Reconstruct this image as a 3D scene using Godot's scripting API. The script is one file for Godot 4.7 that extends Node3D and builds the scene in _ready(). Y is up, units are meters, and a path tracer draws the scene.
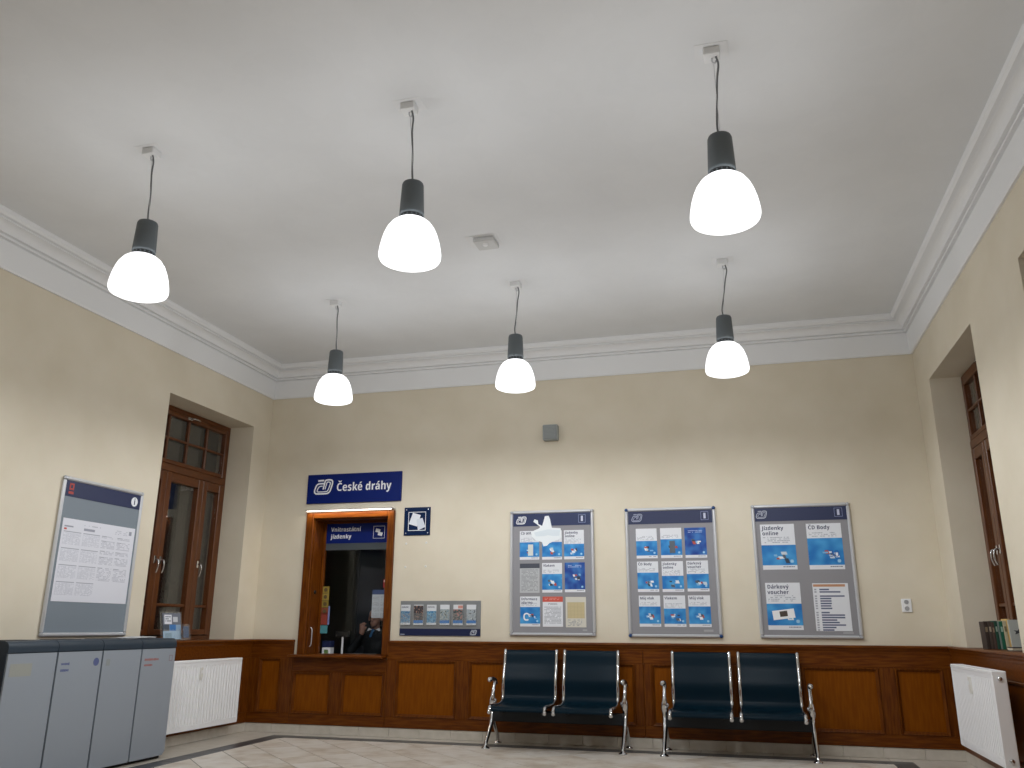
extends Node3D
# Railway station waiting hall at night. Back wall: z = 0, side walls: x = 0 and x = W, floor: y = 0, metres.

const W := 7.1
const ZN := 9.0          # near wall, behind the camera
const CEIL := 4.1
const LEDGE := 0.952     # top of the wainscot ledge
var M := {}
var taken := {}
var rng := RandomNumberGenerator.new()
var font_bold: SystemFont
var font_plain: SystemFont
var cache := {}

# ---------------------------------------------------------------- helpers
func numbered(called: String) -> String:
	if not taken.has(called):
		taken[called] = 0
		return called
	taken[called] += 1
	return "%s_%03d" % [called, taken[called]]

func thing(called: String, label: String, category: String, at := Vector3.ZERO, group := "", kind := "") -> Node3D:
	var o := Node3D.new()
	o.name = numbered(called)
	add_child(o)
	o.position = at
	tag(o, label, category, group, kind)
	return o

func tag(o: Node, label: String, category: String, group := "", kind := "") -> void:
	o.set_meta("label", label)
	o.set_meta("category", category)
	if group != "":
		o.set_meta("group", group)
	if kind != "":
		o.set_meta("kind", kind)

func put(parent: Node, called: String, mesh: Mesh, m: Material, at := Vector3.ZERO, rot := Vector3.ZERO) -> MeshInstance3D:
	var o := MeshInstance3D.new()
	o.name = called
	o.mesh = mesh
	o.material_override = m
	parent.add_child(o, true)
	o.position = at
	o.rotation = rot
	return o

func mat(hex: String, rough := 0.6, metal := 0.0, spec := 0.5) -> StandardMaterial3D:
	var m := StandardMaterial3D.new()
	m.albedo_color = Color.html(hex)
	m.roughness = rough
	m.metallic = metal
	m.metallic_specular = spec
	return m

func tri(st: SurfaceTool, a: Vector3, b: Vector3, c: Vector3, n: Vector3) -> void:
	st.set_normal(n)
	if (b - a).cross(c - a).dot(n) > 0.0:
		st.add_vertex(a); st.add_vertex(c); st.add_vertex(b)
	else:
		st.add_vertex(a); st.add_vertex(b); st.add_vertex(c)

func poly3(st: SurfaceTool, pts: Array, out: Vector3) -> void:
	var n: Vector3 = (pts[1] - pts[0]).cross(pts[2] - pts[0]).normalized()
	if n.dot(out) < 0.0:
		n = -n
	for k in range(1, pts.size() - 1):
		tri(st, pts[0], pts[k], pts[k + 1], n)

func start() -> SurfaceTool:
	var st := SurfaceTool.new()
	st.begin(Mesh.PRIMITIVE_TRIANGLES)
	return st

# a box with chamfered edges, centred
func add_bevel(st: SurfaceTool, s: Vector3, r: float, o := Vector3.ZERO) -> void:
	var h := s * 0.5
	r = minf(r, minf(h.x, minf(h.y, h.z)) * 0.9)
	for ax in 3:
		var b := (ax + 1) % 3
		var c := (ax + 2) % 3
		for sg in [-1.0, 1.0]:
			var pts := []
			for q in [[-1, -1], [1, -1], [1, 1], [-1, 1]]:
				var v := Vector3.ZERO
				v[ax] = sg * h[ax]
				v[b] = q[0] * (h[b] - r)
				v[c] = q[1] * (h[c] - r)
				pts.append(v + o)
			var n := Vector3.ZERO
			n[ax] = sg
			poly3(st, pts, n)
		for sb in [-1.0, 1.0]:      # edges along ax
			for sc in [-1.0, 1.0]:
				var p := []
				for e in [[-1, 0], [1, 0], [1, 1], [-1, 1]]:
					var v := Vector3.ZERO
					v[ax] = e[0] * (h[ax] - r)
					v[b] = sb * (h[b] - (r if e[1] == 1 else 0.0))
					v[c] = sc * (h[c] - (0.0 if e[1] == 1 else r))
					p.append(v + o)
				var n := Vector3.ZERO
				n[b] = sb
				n[c] = sc
				poly3(st, p, n)
	for x in [-1.0, 1.0]:
		for y in [-1.0, 1.0]:
			for z in [-1.0, 1.0]:
				var a := Vector3(x * h.x, y * (h.y - r), z * (h.z - r))
				var b2 := Vector3(x * (h.x - r), y * h.y, z * (h.z - r))
				var c2 := Vector3(x * (h.x - r), y * (h.y - r), z * h.z)
				poly3(st, [a + o, b2 + o, c2 + o], Vector3(x, y, z))

func bevel(s: Vector3, r := 0.003) -> Mesh:
	var key := "bv%.4f_%.4f_%.4f_%.4f" % [s.x, s.y, s.z, r]
	if not cache.has(key):
		var st := start()
		add_bevel(st, s, r)
		cache[key] = st.commit()
	return cache[key]

# a bevelled box between two corners, as a part
func block(parent: Node, called: String, m: Material, lo: Vector3, hi: Vector3, r := 0.003) -> MeshInstance3D:
	return put(parent, called, bevel((hi - lo).abs(), r), m, (lo + hi) * 0.5)

# profile: array of Vector2(radius, y), turned about y
func lathe(profile: Array, segs := 24, smooth := true) -> Mesh:
	var st := start()
	st.set_smooth_group(0 if smooth and profile.size() != 3 else -1)
	var fall := 0.0
	for k in range(profile.size() - 1):
		fall += (profile[k + 1].y - profile[k].y) * (profile[k].x + profile[k + 1].x)
	var order := [[0, 2, 1], [0, 3, 2]] if fall <= 0.0 else [[0, 1, 2], [0, 2, 3]]
	for k in range(profile.size() - 1):
		var a: Vector2 = profile[k]
		var b: Vector2 = profile[k + 1]
		for s in segs:
			var t0 := TAU * s / segs
			var t1 := TAU * (s + 1) / segs
			var p := [Vector3(a.x * cos(t0), a.y, a.x * sin(t0)), Vector3(a.x * cos(t1), a.y, a.x * sin(t1)), Vector3(b.x * cos(t1), b.y, b.x * sin(t1)), Vector3(b.x * cos(t0), b.y, b.x * sin(t0))]
			for f in order:
				st.add_vertex(p[f[0]]); st.add_vertex(p[f[1]]); st.add_vertex(p[f[2]])
	st.index()
	st.generate_normals()
	return st.commit()

# a tube along a path, smooth
func tube(path: Array, radius, segs := 10) -> Mesh:
	var st := start()
	add_tube(st, path, radius, segs)
	return st.commit()

func add_tube(st: SurfaceTool, path: Array, radius, segs := 10, flat := 1.0) -> void:
	var n := path.size()
	var rings := []
	var up := Vector3(0.13, 0.21, 0.97).normalized()
	var prev := Vector3.ZERO
	for i in n:
		var t: Vector3 = (path[mini(i + 1, n - 1)] - path[maxi(i - 1, 0)]).normalized()
		var side := prev - t * prev.dot(t) if i > 0 else up.cross(t)
		if side.length() < 1e-4:
			side = Vector3.UP.cross(t)
		side = side.normalized()
		prev = side
		var bi := t.cross(side)
		var r: float = radius[i] if radius is Array else radius
		var ring := []
		for s in segs:
			var a := TAU * s / segs
			var d := side * cos(a) + bi * sin(a) * flat
			ring.append([path[i] + d * r, d.normalized()])
		rings.append(ring)
	for i in n - 1:
		for s in segs:
			var a = rings[i][s]
			var b = rings[i][(s + 1) % segs]
			var c = rings[i + 1][(s + 1) % segs]
			var d = rings[i + 1][s]
			quad_n(st, a, b, c, d)
	for e in [0, n - 1]:
		var t: Vector3 = (path[0] - path[1]).normalized() if e == 0 else (path[n - 1] - path[n - 2]).normalized()
		var pts := []
		for s in segs:
			pts.append(rings[e][s][0])
		for k in range(1, segs - 1):
			tri(st, pts[0], pts[k], pts[k + 1], t)

func quad_n(st: SurfaceTool, a, b, c, d) -> void:
	var face: Vector3 = a[1] + b[1] + c[1] + d[1]
	for f in [[a, b, c], [a, c, d]]:
		var g: Vector3 = (f[1][0] - f[0][0]).cross(f[2][0] - f[0][0])
		var order := [0, 2, 1] if g.dot(face) > 0.0 else [0, 1, 2]
		for k in order:
			st.set_normal(f[k][1])
			st.add_vertex(f[k][0])

func curve(pts: Array, n := 20) -> Array:      # Catmull-Rom through the points
	var out := []
	for k in n + 1:
		var u := float(k) / n * (pts.size() - 1)
		var i := mini(int(u), pts.size() - 2)
		var t := u - i
		var p0 = pts[maxi(i - 1, 0)]
		var p1 = pts[i]
		var p2 = pts[i + 1]
		var p3 = pts[mini(i + 2, pts.size() - 1)]
		out.append(0.5 * ((2.0 * p1) + (p2 - p0) * t + (2.0 * p0 - 5.0 * p1 + 4.0 * p2 - p3) * t * t + (3.0 * p1 - p0 - 3.0 * p2 + p3) * t * t * t))
	return out

# polygon in xy, extruded from z = 0 to depth
func prism(poly: PackedVector2Array, depth: float) -> Mesh:
	var st := start()
	add_prism(st, poly, depth)
	return st.commit()

func add_prism(st: SurfaceTool, poly: PackedVector2Array, depth: float, z0 := 0.0) -> void:
	var idx := Geometry2D.triangulate_polygon(poly)
	for k in range(0, idx.size(), 3):
		var a := poly[idx[k]]
		var b := poly[idx[k + 1]]
		var c := poly[idx[k + 2]]
		tri(st, Vector3(a.x, a.y, z0 + depth), Vector3(b.x, b.y, z0 + depth), Vector3(c.x, c.y, z0 + depth), Vector3(0, 0, 1))
		tri(st, Vector3(a.x, a.y, z0), Vector3(b.x, b.y, z0), Vector3(c.x, c.y, z0), Vector3(0, 0, -1))
	var ccw := not Geometry2D.is_polygon_clockwise(poly)
	for k in poly.size():
		var a := poly[k]
		var b := poly[(k + 1) % poly.size()]
		var n := Vector3(b.y - a.y, a.x - b.x, 0).normalized()
		if not ccw:
			n = -n
		tri(st, Vector3(a.x, a.y, z0), Vector3(b.x, b.y, z0), Vector3(b.x, b.y, z0 + depth), n)
		tri(st, Vector3(a.x, a.y, z0), Vector3(b.x, b.y, z0 + depth), Vector3(a.x, a.y, z0 + depth), n)

# a card facing +z whose front carries the whole texture, centred
func card(w: float, h: float, t := 0.0012) -> Mesh:
	var key := "card%.4f_%.4f_%.4f" % [w, h, t]
	if cache.has(key):
		return cache[key]
	var st := start()
	var x := w / 2
	var y := h / 2
	var front := [[Vector3(-x, -y, t), Vector2(0, 1)], [Vector3(-x, y, t), Vector2(0, 0)], [Vector3(x, y, t), Vector2(1, 0)], [Vector3(x, -y, t), Vector2(1, 1)]]
	for f in [0, 1, 2, 0, 2, 3]:
		st.set_normal(Vector3(0, 0, 1)); st.set_uv(front[f][1]); st.add_vertex(front[f][0])
	st.set_uv(Vector2(0.5, 0.004))
	var c := [Vector3(-x, -y, 0), Vector3(-x, y, 0), Vector3(x, y, 0), Vector3(x, -y, 0)]
	var d := [Vector3(-x, -y, t), Vector3(-x, y, t), Vector3(x, y, t), Vector3(x, -y, t)]
	poly3(st, c, Vector3(0, 0, -1))
	for k in 4:
		poly3(st, [c[k], c[(k + 1) % 4], d[(k + 1) % 4], d[k]], (c[k] + c[(k + 1) % 4]))
	cache[key] = st.commit()
	return cache[key]

func text(parent: Node, s: String, em: float, at: Vector3, m: Material, centred := false, width := 0.0, bold := true, rot := Vector3.ZERO) -> MeshInstance3D:
	var t := TextMesh.new()
	t.text = s
	t.font = font_bold if bold else font_plain
	t.font_size = 64
	t.pixel_size = em / 64.0
	t.depth = 0.0008
	t.curve_step = 4.0
	t.horizontal_alignment = HORIZONTAL_ALIGNMENT_CENTER if centred else HORIZONTAL_ALIGNMENT_LEFT
	t.vertical_alignment = VERTICAL_ALIGNMENT_CENTER
	var o := put(parent, "lettering", t, m, at, rot)
	if width > 0.0:
		var w := t.get_aabb().size.x
		if w > 0.0:
			o.scale.x = width / w
	return o

func image_mat(img: Image, rough := 0.5, spec := 0.4) -> StandardMaterial3D:
	var m := StandardMaterial3D.new()
	m.albedo_texture = ImageTexture.create_from_image(img)
	m.roughness = rough
	m.metallic_specular = spec
	return m

func noise_img(n: int, freq: float, sd: int, octaves := 4) -> Image:
	var f := FastNoiseLite.new()
	f.seed = sd
	f.noise_type = FastNoiseLite.TYPE_SIMPLEX_SMOOTH
	f.frequency = freq
	f.fractal_octaves = octaves
	return f.get_seamless_image(n, n)

func ramp_tex(n: int, freq: float, sd: int, cols: Array, octaves := 4) -> ImageTexture:
	var src := noise_img(n, freq, sd, octaves)
	var g := Gradient.new()
	g.offsets = PackedFloat32Array(cols.map(func(c): return c[0]))
	g.colors = PackedColorArray(cols.map(func(c): return Color.html(c[1])))
	var out := Image.create(n, n, false, Image.FORMAT_RGB8)
	for y in n:
		for x in n:
			out.set_pixel(x, y, g.sample(src.get_pixel(x, y).r))
	return ImageTexture.create_from_image(out)

func tri_mat(tex: Texture2D, scale: Vector3, rough: float, spec := 0.5, bump: Texture2D = null, bump_cm := 0.1, world := true) -> StandardMaterial3D:
	var m := StandardMaterial3D.new()
	m.albedo_texture = tex
	m.uv1_triplanar = true
	m.uv1_world_triplanar = world
	m.uv1_scale = scale
	m.roughness = rough
	m.metallic_specular = spec
	if bump:
		m.heightmap_enabled = true
		m.heightmap_texture = bump
		m.heightmap_scale = bump_cm
	return m

# ---------------------------------------------------------------- scene
func _ready() -> void:
	rng.seed = 20171
	# camera, solved from the photograph's vanishing points
	var cam := Camera3D.new()
	cam.name = "camera"
	add_child(cam)
	cam.position = Vector3(5.3251, 1.1, 8.56)
	cam.rotation = Vector3(0.2852, 0.2668, 0.0055)
	cam.fov = 49.78
	cam.near = 0.05
	cam.current = true
	# night outside: all the light is the room's own lamps
	var we := WorldEnvironment.new()
	we.name = "environment"
	var e := Environment.new()
	e.background_mode = Environment.BG_COLOR
	e.background_color = Color(0.035, 0.042, 0.045)
	e.tonemap_mode = Environment.TONE_MAPPER_LINEAR
	e.tonemap_exposure = 1.0
	e.sdfgi_enabled = true
	e.ssao_enabled = true
	e.ssil_enabled = true
	we.environment = e
	add_child(we)

	font_bold = SystemFont.new()
	font_bold.font_names = PackedStringArray(["Droid Sans"])
	font_bold.font_weight = 700
	font_plain = SystemFont.new()
	font_plain.font_names = PackedStringArray(["Droid Sans"])
	materials()
	shell()
	floor_tiles()
	wainscot()
	cornices()
	side_window("window_1", -1.0, 0.36, 1.86, "tall brown wooden window beside the grey timetable board")
	side_window("window_2", 1.0, 0.54, 2.04, "tall brown wooden window above the sill with the books")
	side_window("window_3", 1.0, 3.22, 4.72, "tall brown wooden window farther along the wall from the books")
	ticket_window()
	office()
	lamps()
	benches()
	radiators()
	bins()
	boards()
	wall_items()
	sill_items()

func materials() -> void:
	var plaster := ImageTexture.create_from_image(noise_img(256, 0.06, 5, 4))
	M.wall = tri_mat(ramp_tex(256, 0.012, 11, [[0.0, "dad0bb"], [1.0, "e1d8c5"]]), Vector3.ONE * 0.5, 0.75, 0.35, plaster, 0.04)
	M.ceiling = tri_mat(ramp_tex(256, 0.012, 17, [[0.0, "e3e5e7"], [1.0, "e8eaec"]]), Vector3.ONE * 0.4, 0.85, 0.3, plaster, 0.03)
	M.plaster = mat("ecedee", 0.6, 0.0, 0.4)
	M.patch = mat("e6e7e8", 0.85)
	var grain := [[0.0, "4e2506"], [0.35, "5f2f08"], [0.6, "6a380a"], [1.0, "78430f"]]
	var gt := ramp_tex(256, 0.03, 23, grain, 5)
	M.wood_v = tri_mat(gt, Vector3(5.0, 0.45, 5.0), 0.38, 0.3)
	M.wood_h = tri_mat(gt, Vector3(0.45, 5.0, 5.0), 0.38, 0.3)
	M.wood_z = tri_mat(gt, Vector3(5.0, 5.0, 0.45), 0.38, 0.3)
	var gp := ramp_tex(256, 0.03, 29, [[0.0, "743b04"], [0.5, "7d4305"], [1.0, "894c09"]], 5)
	M.panel = tri_mat(gp, Vector3(4.0, 0.4, 4.0), 0.45, 0.22)
	var gw := ramp_tex(256, 0.03, 31, [[0.0, "4c2508"], [0.5, "5c300c"], [1.0, "6a3a11"]], 5)
	M.wwood = tri_mat(gw, Vector3(5.0, 0.5, 5.0), 0.35, 0.5)
	M.wwood_h = tri_mat(gw, Vector3(5.0, 5.0, 0.5), 0.35, 0.5)
	var tiles := [["d0c2b2", "e6ded3", "f2ece4"], ["c8b9a7", "e0d6c9", "efe7dd"], ["d8cdc0", "ebe4da", "f4efe8"]]
	M.tiles = []
	for k in 3:
		var t: Array = tiles[k]
		var m := tri_mat(ramp_tex(256, 0.02, 41 + k, [[0.0, t[0]], [0.45, t[1]], [1.0, t[2]]], 5), Vector3.ONE * (0.5 + 0.07 * k), 0.4, 0.28)
		M.tiles.append(m)
	M.border = tri_mat(ramp_tex(256, 0.02, 47, [[0.0, "ccc4b6"], [1.0, "dcd5c9"]], 5), Vector3.ONE * 1.1, 0.28)
	M.band = tri_mat(ramp_tex(128, 0.03, 53, [[0.0, "3c3f44"], [1.0, "4a4d52"]], 4), Vector3.ONE * 1.5, 0.3)
	M.grout = mat("6f675d", 0.9)
	M.skirt = tri_mat(ramp_tex(256, 0.02, 59, [[0.0, "c4bdb0"], [1.0, "d4cdc2"]], 5), Vector3.ONE * 1.3, 0.3)
	var g := StandardMaterial3D.new()
	g.albedo_color = Color(0.25, 0.32, 0.3, 0.006)
	g.transparency = BaseMaterial3D.TRANSPARENCY_ALPHA
	g.roughness = 0.02
	M.glass = g
	g.metallic_specular = 0.42
	var gd := g.duplicate()
	gd.metallic_specular = 0.28
	M.glass_dim = gd
	var ac := StandardMaterial3D.new()
	ac.albedo_color = Color(0.85, 0.9, 0.93, 0.03)
	ac.transparency = BaseMaterial3D.TRANSPARENCY_ALPHA
	ac.roughness = 0.06
	M.acrylic = ac
	M.chrome = mat("d9dadc", 0.14, 1.0)
	M.alu = mat("d2d4d8", 0.36, 0.55)
	M.alu_soft = mat("bfc1c6", 0.42, 0.5)
	M.board = mat("8f8e92", 0.6)
	M.board_blue = mat("7d8790", 0.55)
	M.navy = mat("1b2a55", 0.45)
	M.navy_dull = mat("262f52", 0.5)
	M.sign = mat("0a2068", 0.4, 0.0, 0.3)
	M.white = mat("f2f3f5", 0.5)
	M.ink = mat("2a3156", 0.6)
	M.black = mat("0c0d0f", 0.5)
	M.red = mat("a8433c", 0.5)
	M.lampbody = mat("5d6468", 0.55, 0.0)
	M.lampdark = mat("2d3033", 0.6)
	M.cable = mat("75787b", 0.5, 0.2)
	M.radiator = mat("fafbfd", 0.32)
	M.seat = mat("081e2a", 0.28, 0.0, 0.22)
	M.seatdark = mat("12181f", 0.5, 0.2)
	M.bin = mat("2c3a47", 0.45)
	M.bindoor = mat("9aa2ac", 0.42, 0.0)
	M.plug = mat("e8e6e0", 0.5)
	M.speaker = mat("9da2a2", 0.6)
	var lit := mat("ffffff", 0.4)
	lit.emission_enabled = true
	lit.emission = Color(0.985, 0.99, 1.0)
	lit.emission_energy_multiplier = 1.6
	M.lit = lit
	var led := mat("ffffff", 0.4)
	led.emission_enabled = true
	led.emission = Color(1.0, 0.93, 0.85)
	led.emission_energy_multiplier = 4.0
	M.led = led

# ---------------------------------------------------------------- room shell
func csg_wall(called: String, lo: Vector3, hi: Vector3, holes: Array, m: Material, label: String, category := "wall") -> void:
	var b := CSGBox3D.new()
	b.name = called
	b.size = hi - lo
	b.material = m
	add_child(b)
	b.position = (lo + hi) * 0.5
	for h in holes:
		var s := CSGBox3D.new()
		s.name = "opening"
		s.operation = CSGShape3D.OPERATION_SUBTRACTION
		s.size = h[1] - h[0]
		s.material = m
		b.add_child(s, true)
		s.position = (h[0] + h[1]) * 0.5 - b.position
	tag(b, label, category, "", "structure")

func shell() -> void:
	var y1 := CEIL + 0.2
	csg_wall("wall_back", Vector3(-0.45, 0, -0.25), Vector3(W + 0.45, y1, 0), [[Vector3(0.665, 0.79, -0.6), Vector3(1.585, 2.27, 0.3)]], M.wall, "cream plastered wall with the ticket window and notice boards")
	csg_wall("wall_left", Vector3(-0.45, 0, 0), Vector3(0, y1, ZN), [[Vector3(-0.8, LEDGE - 0.03, 0.36), Vector3(0.3, 3.3, 1.86)]], M.wall, "cream plastered wall behind the grey recycling bins")
	csg_wall("wall_right", Vector3(W, 0, 0), Vector3(W + 0.45, y1, ZN), [[Vector3(W - 0.3, LEDGE - 0.03, 0.54), Vector3(W + 0.8, 3.3, 2.04)], [Vector3(W - 0.3, LEDGE - 0.03, 3.22), Vector3(W + 0.8, 3.3, 4.72)]], M.wall, "cream plastered wall above the sill with books")
	csg_wall("wall_front", Vector3(-0.45, 0, ZN), Vector3(W + 0.45, y1, ZN + 0.25), [], M.wall, "cream plastered wall opposite the ticket window")
	csg_wall("ceiling", Vector3(0, CEIL, 0), Vector3(W, y1, ZN), [], M.ceiling, "pale grey plaster ceiling with hanging lamps", "ceiling")

func cornices() -> void:
	# profile: (distance from the wall, height)
	var pr := [Vector2(0.0, 3.715), Vector2(0.018, 3.715), Vector2(0.026, 3.735), Vector2(0.040, 3.920), Vector2(0.030, 3.924), Vector2(0.030, 3.934), Vector2(0.060, 3.937), Vector2(0.062, 3.948), Vector2(0.052, 3.951), Vector2(0.052, 3.960), Vector2(0.082, 3.963)]
	for k in 9:     # cove
		var a := PI / 2 * k / 8.0
		pr.append(Vector2(0.082 + 0.062 * (1.0 - cos(a)), 3.966 + 0.062 * sin(a)))
	pr.append_array([Vector2(0.148, 4.030), Vector2(0.138, 4.034), Vector2(0.138, 4.044), Vector2(0.166, 4.048), Vector2(0.182, 4.068), Vector2(0.184, 4.1), Vector2(0.0, 4.1)])
	var labels := ["white plaster cornice above the ticket window wall", "white plaster cornice above the timetable board wall", "white plaster cornice above the book sill wall", "white plaster cornice opposite the ticket window wall"]
	for w in 4:
		var st := start()
		for k in pr.size() - 1:
			var a: Vector2 = pr[k]
			var b: Vector2 = pr[k + 1]
			var pts := []
			for q in [[a, 0], [a, 1], [b, 1], [b, 0]]:
				var i: float = q[0].x
				var y: float = q[0].y
				match w:
					0: pts.append(Vector3(W - i if q[1] else i, y, i))
					1: pts.append(Vector3(i, y, ZN - i if q[1] else i))
					2: pts.append(Vector3(W - i, y, ZN - i if q[1] else i))
					3: pts.append(Vector3(W - i if q[1] else i, y, ZN - i))
			var nn := Vector2(b.y - a.y, a.x - b.x)
			var inward: Vector3 = [Vector3(0, 0, 1), Vector3(1, 0, 0), Vector3(-1, 0, 0), Vector3(0, 0, -1)][w]
			poly3(st, pts, inward * nn.x + Vector3.UP * nn.y)
		var o := put(self, "trim_%d" % (w + 1), st.commit(), M.plaster)
		tag(o, labels[w], "cornice", "", "structure")

# ---------------------------------------------------------------- floor
func floor_tiles() -> void:
	var f := thing("floor", "diagonal beige stone tile floor with a dark border band", "floor", Vector3.ZERO, "", "structure")
	block(f, "bed", M.grout, Vector3(-0.45, -0.2, -0.25), Vector3(W + 0.45, -0.003, ZN + 0.25), 0.001)
	var x0 := 0.65
	var x1 := W - 0.65
	var z0 := 0.36
	var z1 := ZN - 0.65
	var inner := PackedVector2Array([Vector2(x0, z0), Vector2(x1, z0), Vector2(x1, z1), Vector2(x0, z1)])
	var s := 0.475
	var gap := 0.0055
	var whole := PackedVector2Array([Vector2(0, s / 2 - gap), Vector2(s / 2 - gap, 0), Vector2(0, -s / 2 + gap), Vector2(-s / 2 + gap, 0)])
	var whole_mesh := prism(whole, 0.006)
	var rest := start()
	for i in range(-2, 44):
		for j in range(-22, 22):
			var u := 0.1 + (i + 0.5) * s
			var v := 0.23 + (j + 0.5) * s
			var c := Vector2((u + v) / 2, (u - v) / 2)
			var moved := PackedVector2Array()
			for p in whole:
				moved.append(p + c)
			var cut := Geometry2D.intersect_polygons(moved, inner)
			if cut.is_empty():
				continue
			var near: bool = c.y < 3.4
			var m: Material = M.tiles[rng.randi() % 3]
			for q in cut:
				var area := 0.0
				for k in q.size():
					area += q[k].cross(q[(k + 1) % q.size()]) * 0.5
				if absf(area) < 0.0008:
					continue
				var flat := PackedVector2Array()
				for p in q:
					flat.append(Vector2(p.x - c.x, -(p.y - c.y)))
				if near:
					put(f, "tile", whole_mesh if absf(area) > 0.108 else prism(flat, 0.006), m, Vector3(c.x, -0.006, c.y), Vector3(-PI / 2, 0, 0))
				else:
					var up := PackedVector2Array()
					for p in q:
						up.append(p)
					var idx := Geometry2D.triangulate_polygon(up)
					for k in range(0, idx.size(), 3):
						tri(rest, Vector3(up[idx[k]].x, 0, up[idx[k]].y), Vector3(up[idx[k + 1]].x, 0, up[idx[k + 1]].y), Vector3(up[idx[k + 2]].x, 0, up[idx[k + 2]].y), Vector3.UP)
	# band and border pieces along the walls
	var run := 0.334
	var bm := {}
	for k in 22:
		var a := k * W / 22.0
		slab(f, "border_tile", M.border, a, a + W / 22.0, 0.0, 0.18, bm, rest, false)
	for k in 18:
		var a := 0.47 + k * (W - 0.94) / 18.0
		slab(f, "band_tile", M.band, a, a + (W - 0.94) / 18.0, 0.18, 0.36, bm, rest, false)
	for k in 27:
		var a := 0.18 + k * run
		if k < 26:
			slab(f, "border_tile", M.border, 0.0, 0.47, a, a + run, bm, rest, a > 3.4)
			slab(f, "border_tile", M.border, W - 0.47, W, a, a + run, bm, rest, a > 3.4)
	for k in 26:
		var a := 0.36 + k * 0.334
		var far: bool = a > 3.4
		slab(f, "band_tile", M.band, 0.47, 0.65, a, a + run, bm, rest, far)
		slab(f, "band_tile", M.band, W - 0.65, W - 0.47, a, a + run, bm, rest, far)
	var r := put(f, "tile_field", rest.commit(), M.tiles[0])
	r.set_meta("kind", "stuff")

func slab(parent: Node, called: String, m: Material, xa: float, xb: float, za: float, zb: float, bm: Dictionary, rest: SurfaceTool, far: bool) -> void:
	if far:
		poly3(rest, [Vector3(xa, -0.0005, za), Vector3(xb, -0.0005, za), Vector3(xb, -0.0005, zb), Vector3(xa, -0.0005, zb)], Vector3.UP)
		return
	block(parent, called, m, Vector3(xa + 0.0015, -0.008, za + 0.0015), Vector3(xb - 0.0015, 0.0, zb - 0.0015), 0.0012)

# ---------------------------------------------------------------- wainscot, base tiles
# a run of panelling in its own frame: along +x from 0 to length, facing +z
func panelling(root: Node3D, joints: Array, panels: Array, y0: float, y1: float) -> void:
	# rails and stiles
	for k in joints.size() - 1:
		var a: float = joints[k] + 0.001
		var b: float = joints[k + 1] - 0.001
		var here := panels.filter(func(p): return p[0] > a and p[1] < b)
		var lowp: float = y0 + 0.105
		var topp: float = y1 - 0.105
		if here.size() > 0:
			lowp = here[0][2]
			topp = here[0][3]
		block(root, "bottom_rail", M.wood_h, Vector3(a, y0, 0.002), Vector3(b, lowp, 0.026))
		block(root, "top_rail", M.wood_h, Vector3(a, topp, 0.002), Vector3(b, y1, 0.026))
		var x := a
		for p in here:
			block(root, "stile", M.wood_v, Vector3(x, lowp, 0.002), Vector3(p[0], topp, 0.026))
			x = p[1]
		block(root, "stile", M.wood_v, Vector3(x, lowp, 0.002), Vector3(b, topp, 0.026))
		for p in here:
			var pn := block(root, "panel", M.panel, Vector3(p[0], lowp, 0.001), Vector3(p[1], topp, 0.010))
			# moulding round the panel: four mitred strips joined in one frame
			var st := start()
			var hw: float = (p[1] - p[0]) / 2
			var hh: float = (topp - lowp) / 2
			var prof := [Vector2(0.0, 0.019), Vector2(0.006, 0.025), Vector2(0.014, 0.022), Vector2(0.020, 0.012), Vector2(0.026, 0.009), Vector2(0.030, 0.0)]
			for q in prof.size() - 1:
				var u: Vector2 = prof[q]
				var w: Vector2 = prof[q + 1]
				var cu := [Vector3(-hw + u.x, -hh + u.x, u.y), Vector3(hw - u.x, -hh + u.x, u.y), Vector3(hw - u.x, hh - u.x, u.y), Vector3(-hw + u.x, hh - u.x, u.y)]
				var cw := [Vector3(-hw + w.x, -hh + w.x, w.y), Vector3(hw - w.x, -hh + w.x, w.y), Vector3(hw - w.x, hh - w.x, w.y), Vector3(-hw + w.x, hh - w.x, w.y)]
				for e in 4:
					poly3(st, [cu[e], cu[(e + 1) % 4], cw[(e + 1) % 4], cw[e]], Vector3(0, 0, 1))
			put(pn, "moulding", st.commit(), M.wood_v, Vector3(0, 0, 0.0045))

func ledge(root: Node3D, xa: float, xb: float, deep := 0.0) -> void:
	# nosed cap, then a small bed mould under it; profile in (z, y), run along x
	var pr := PackedVector2Array([Vector2(-deep, LEDGE - 0.028), Vector2(-deep, LEDGE), Vector2(0.046, LEDGE), Vector2(0.053, LEDGE - 0.006), Vector2(0.055, LEDGE - 0.015), Vector2(0.052, LEDGE - 0.023), Vector2(0.046, LEDGE - 0.028)])
	var cap := prism(pr, xb - xa)
	put(root, "ledge", cap, M.wood_h, Vector3(xb, 0, 0), Vector3(0, -PI / 2, 0))
	var bed := PackedVector2Array([Vector2(0.026, LEDGE - 0.075), Vector2(0.026, LEDGE - 0.028), Vector2(0.044, LEDGE - 0.028), Vector2(0.041, LEDGE - 0.040), Vector2(0.033, LEDGE - 0.055), Vector2(0.030, LEDGE - 0.075)])
	put(root, "bed_mould", prism(bed, xb - xa), M.wood_h, Vector3(xb, 0, 0), Vector3(0, -PI / 2, 0))

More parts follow.
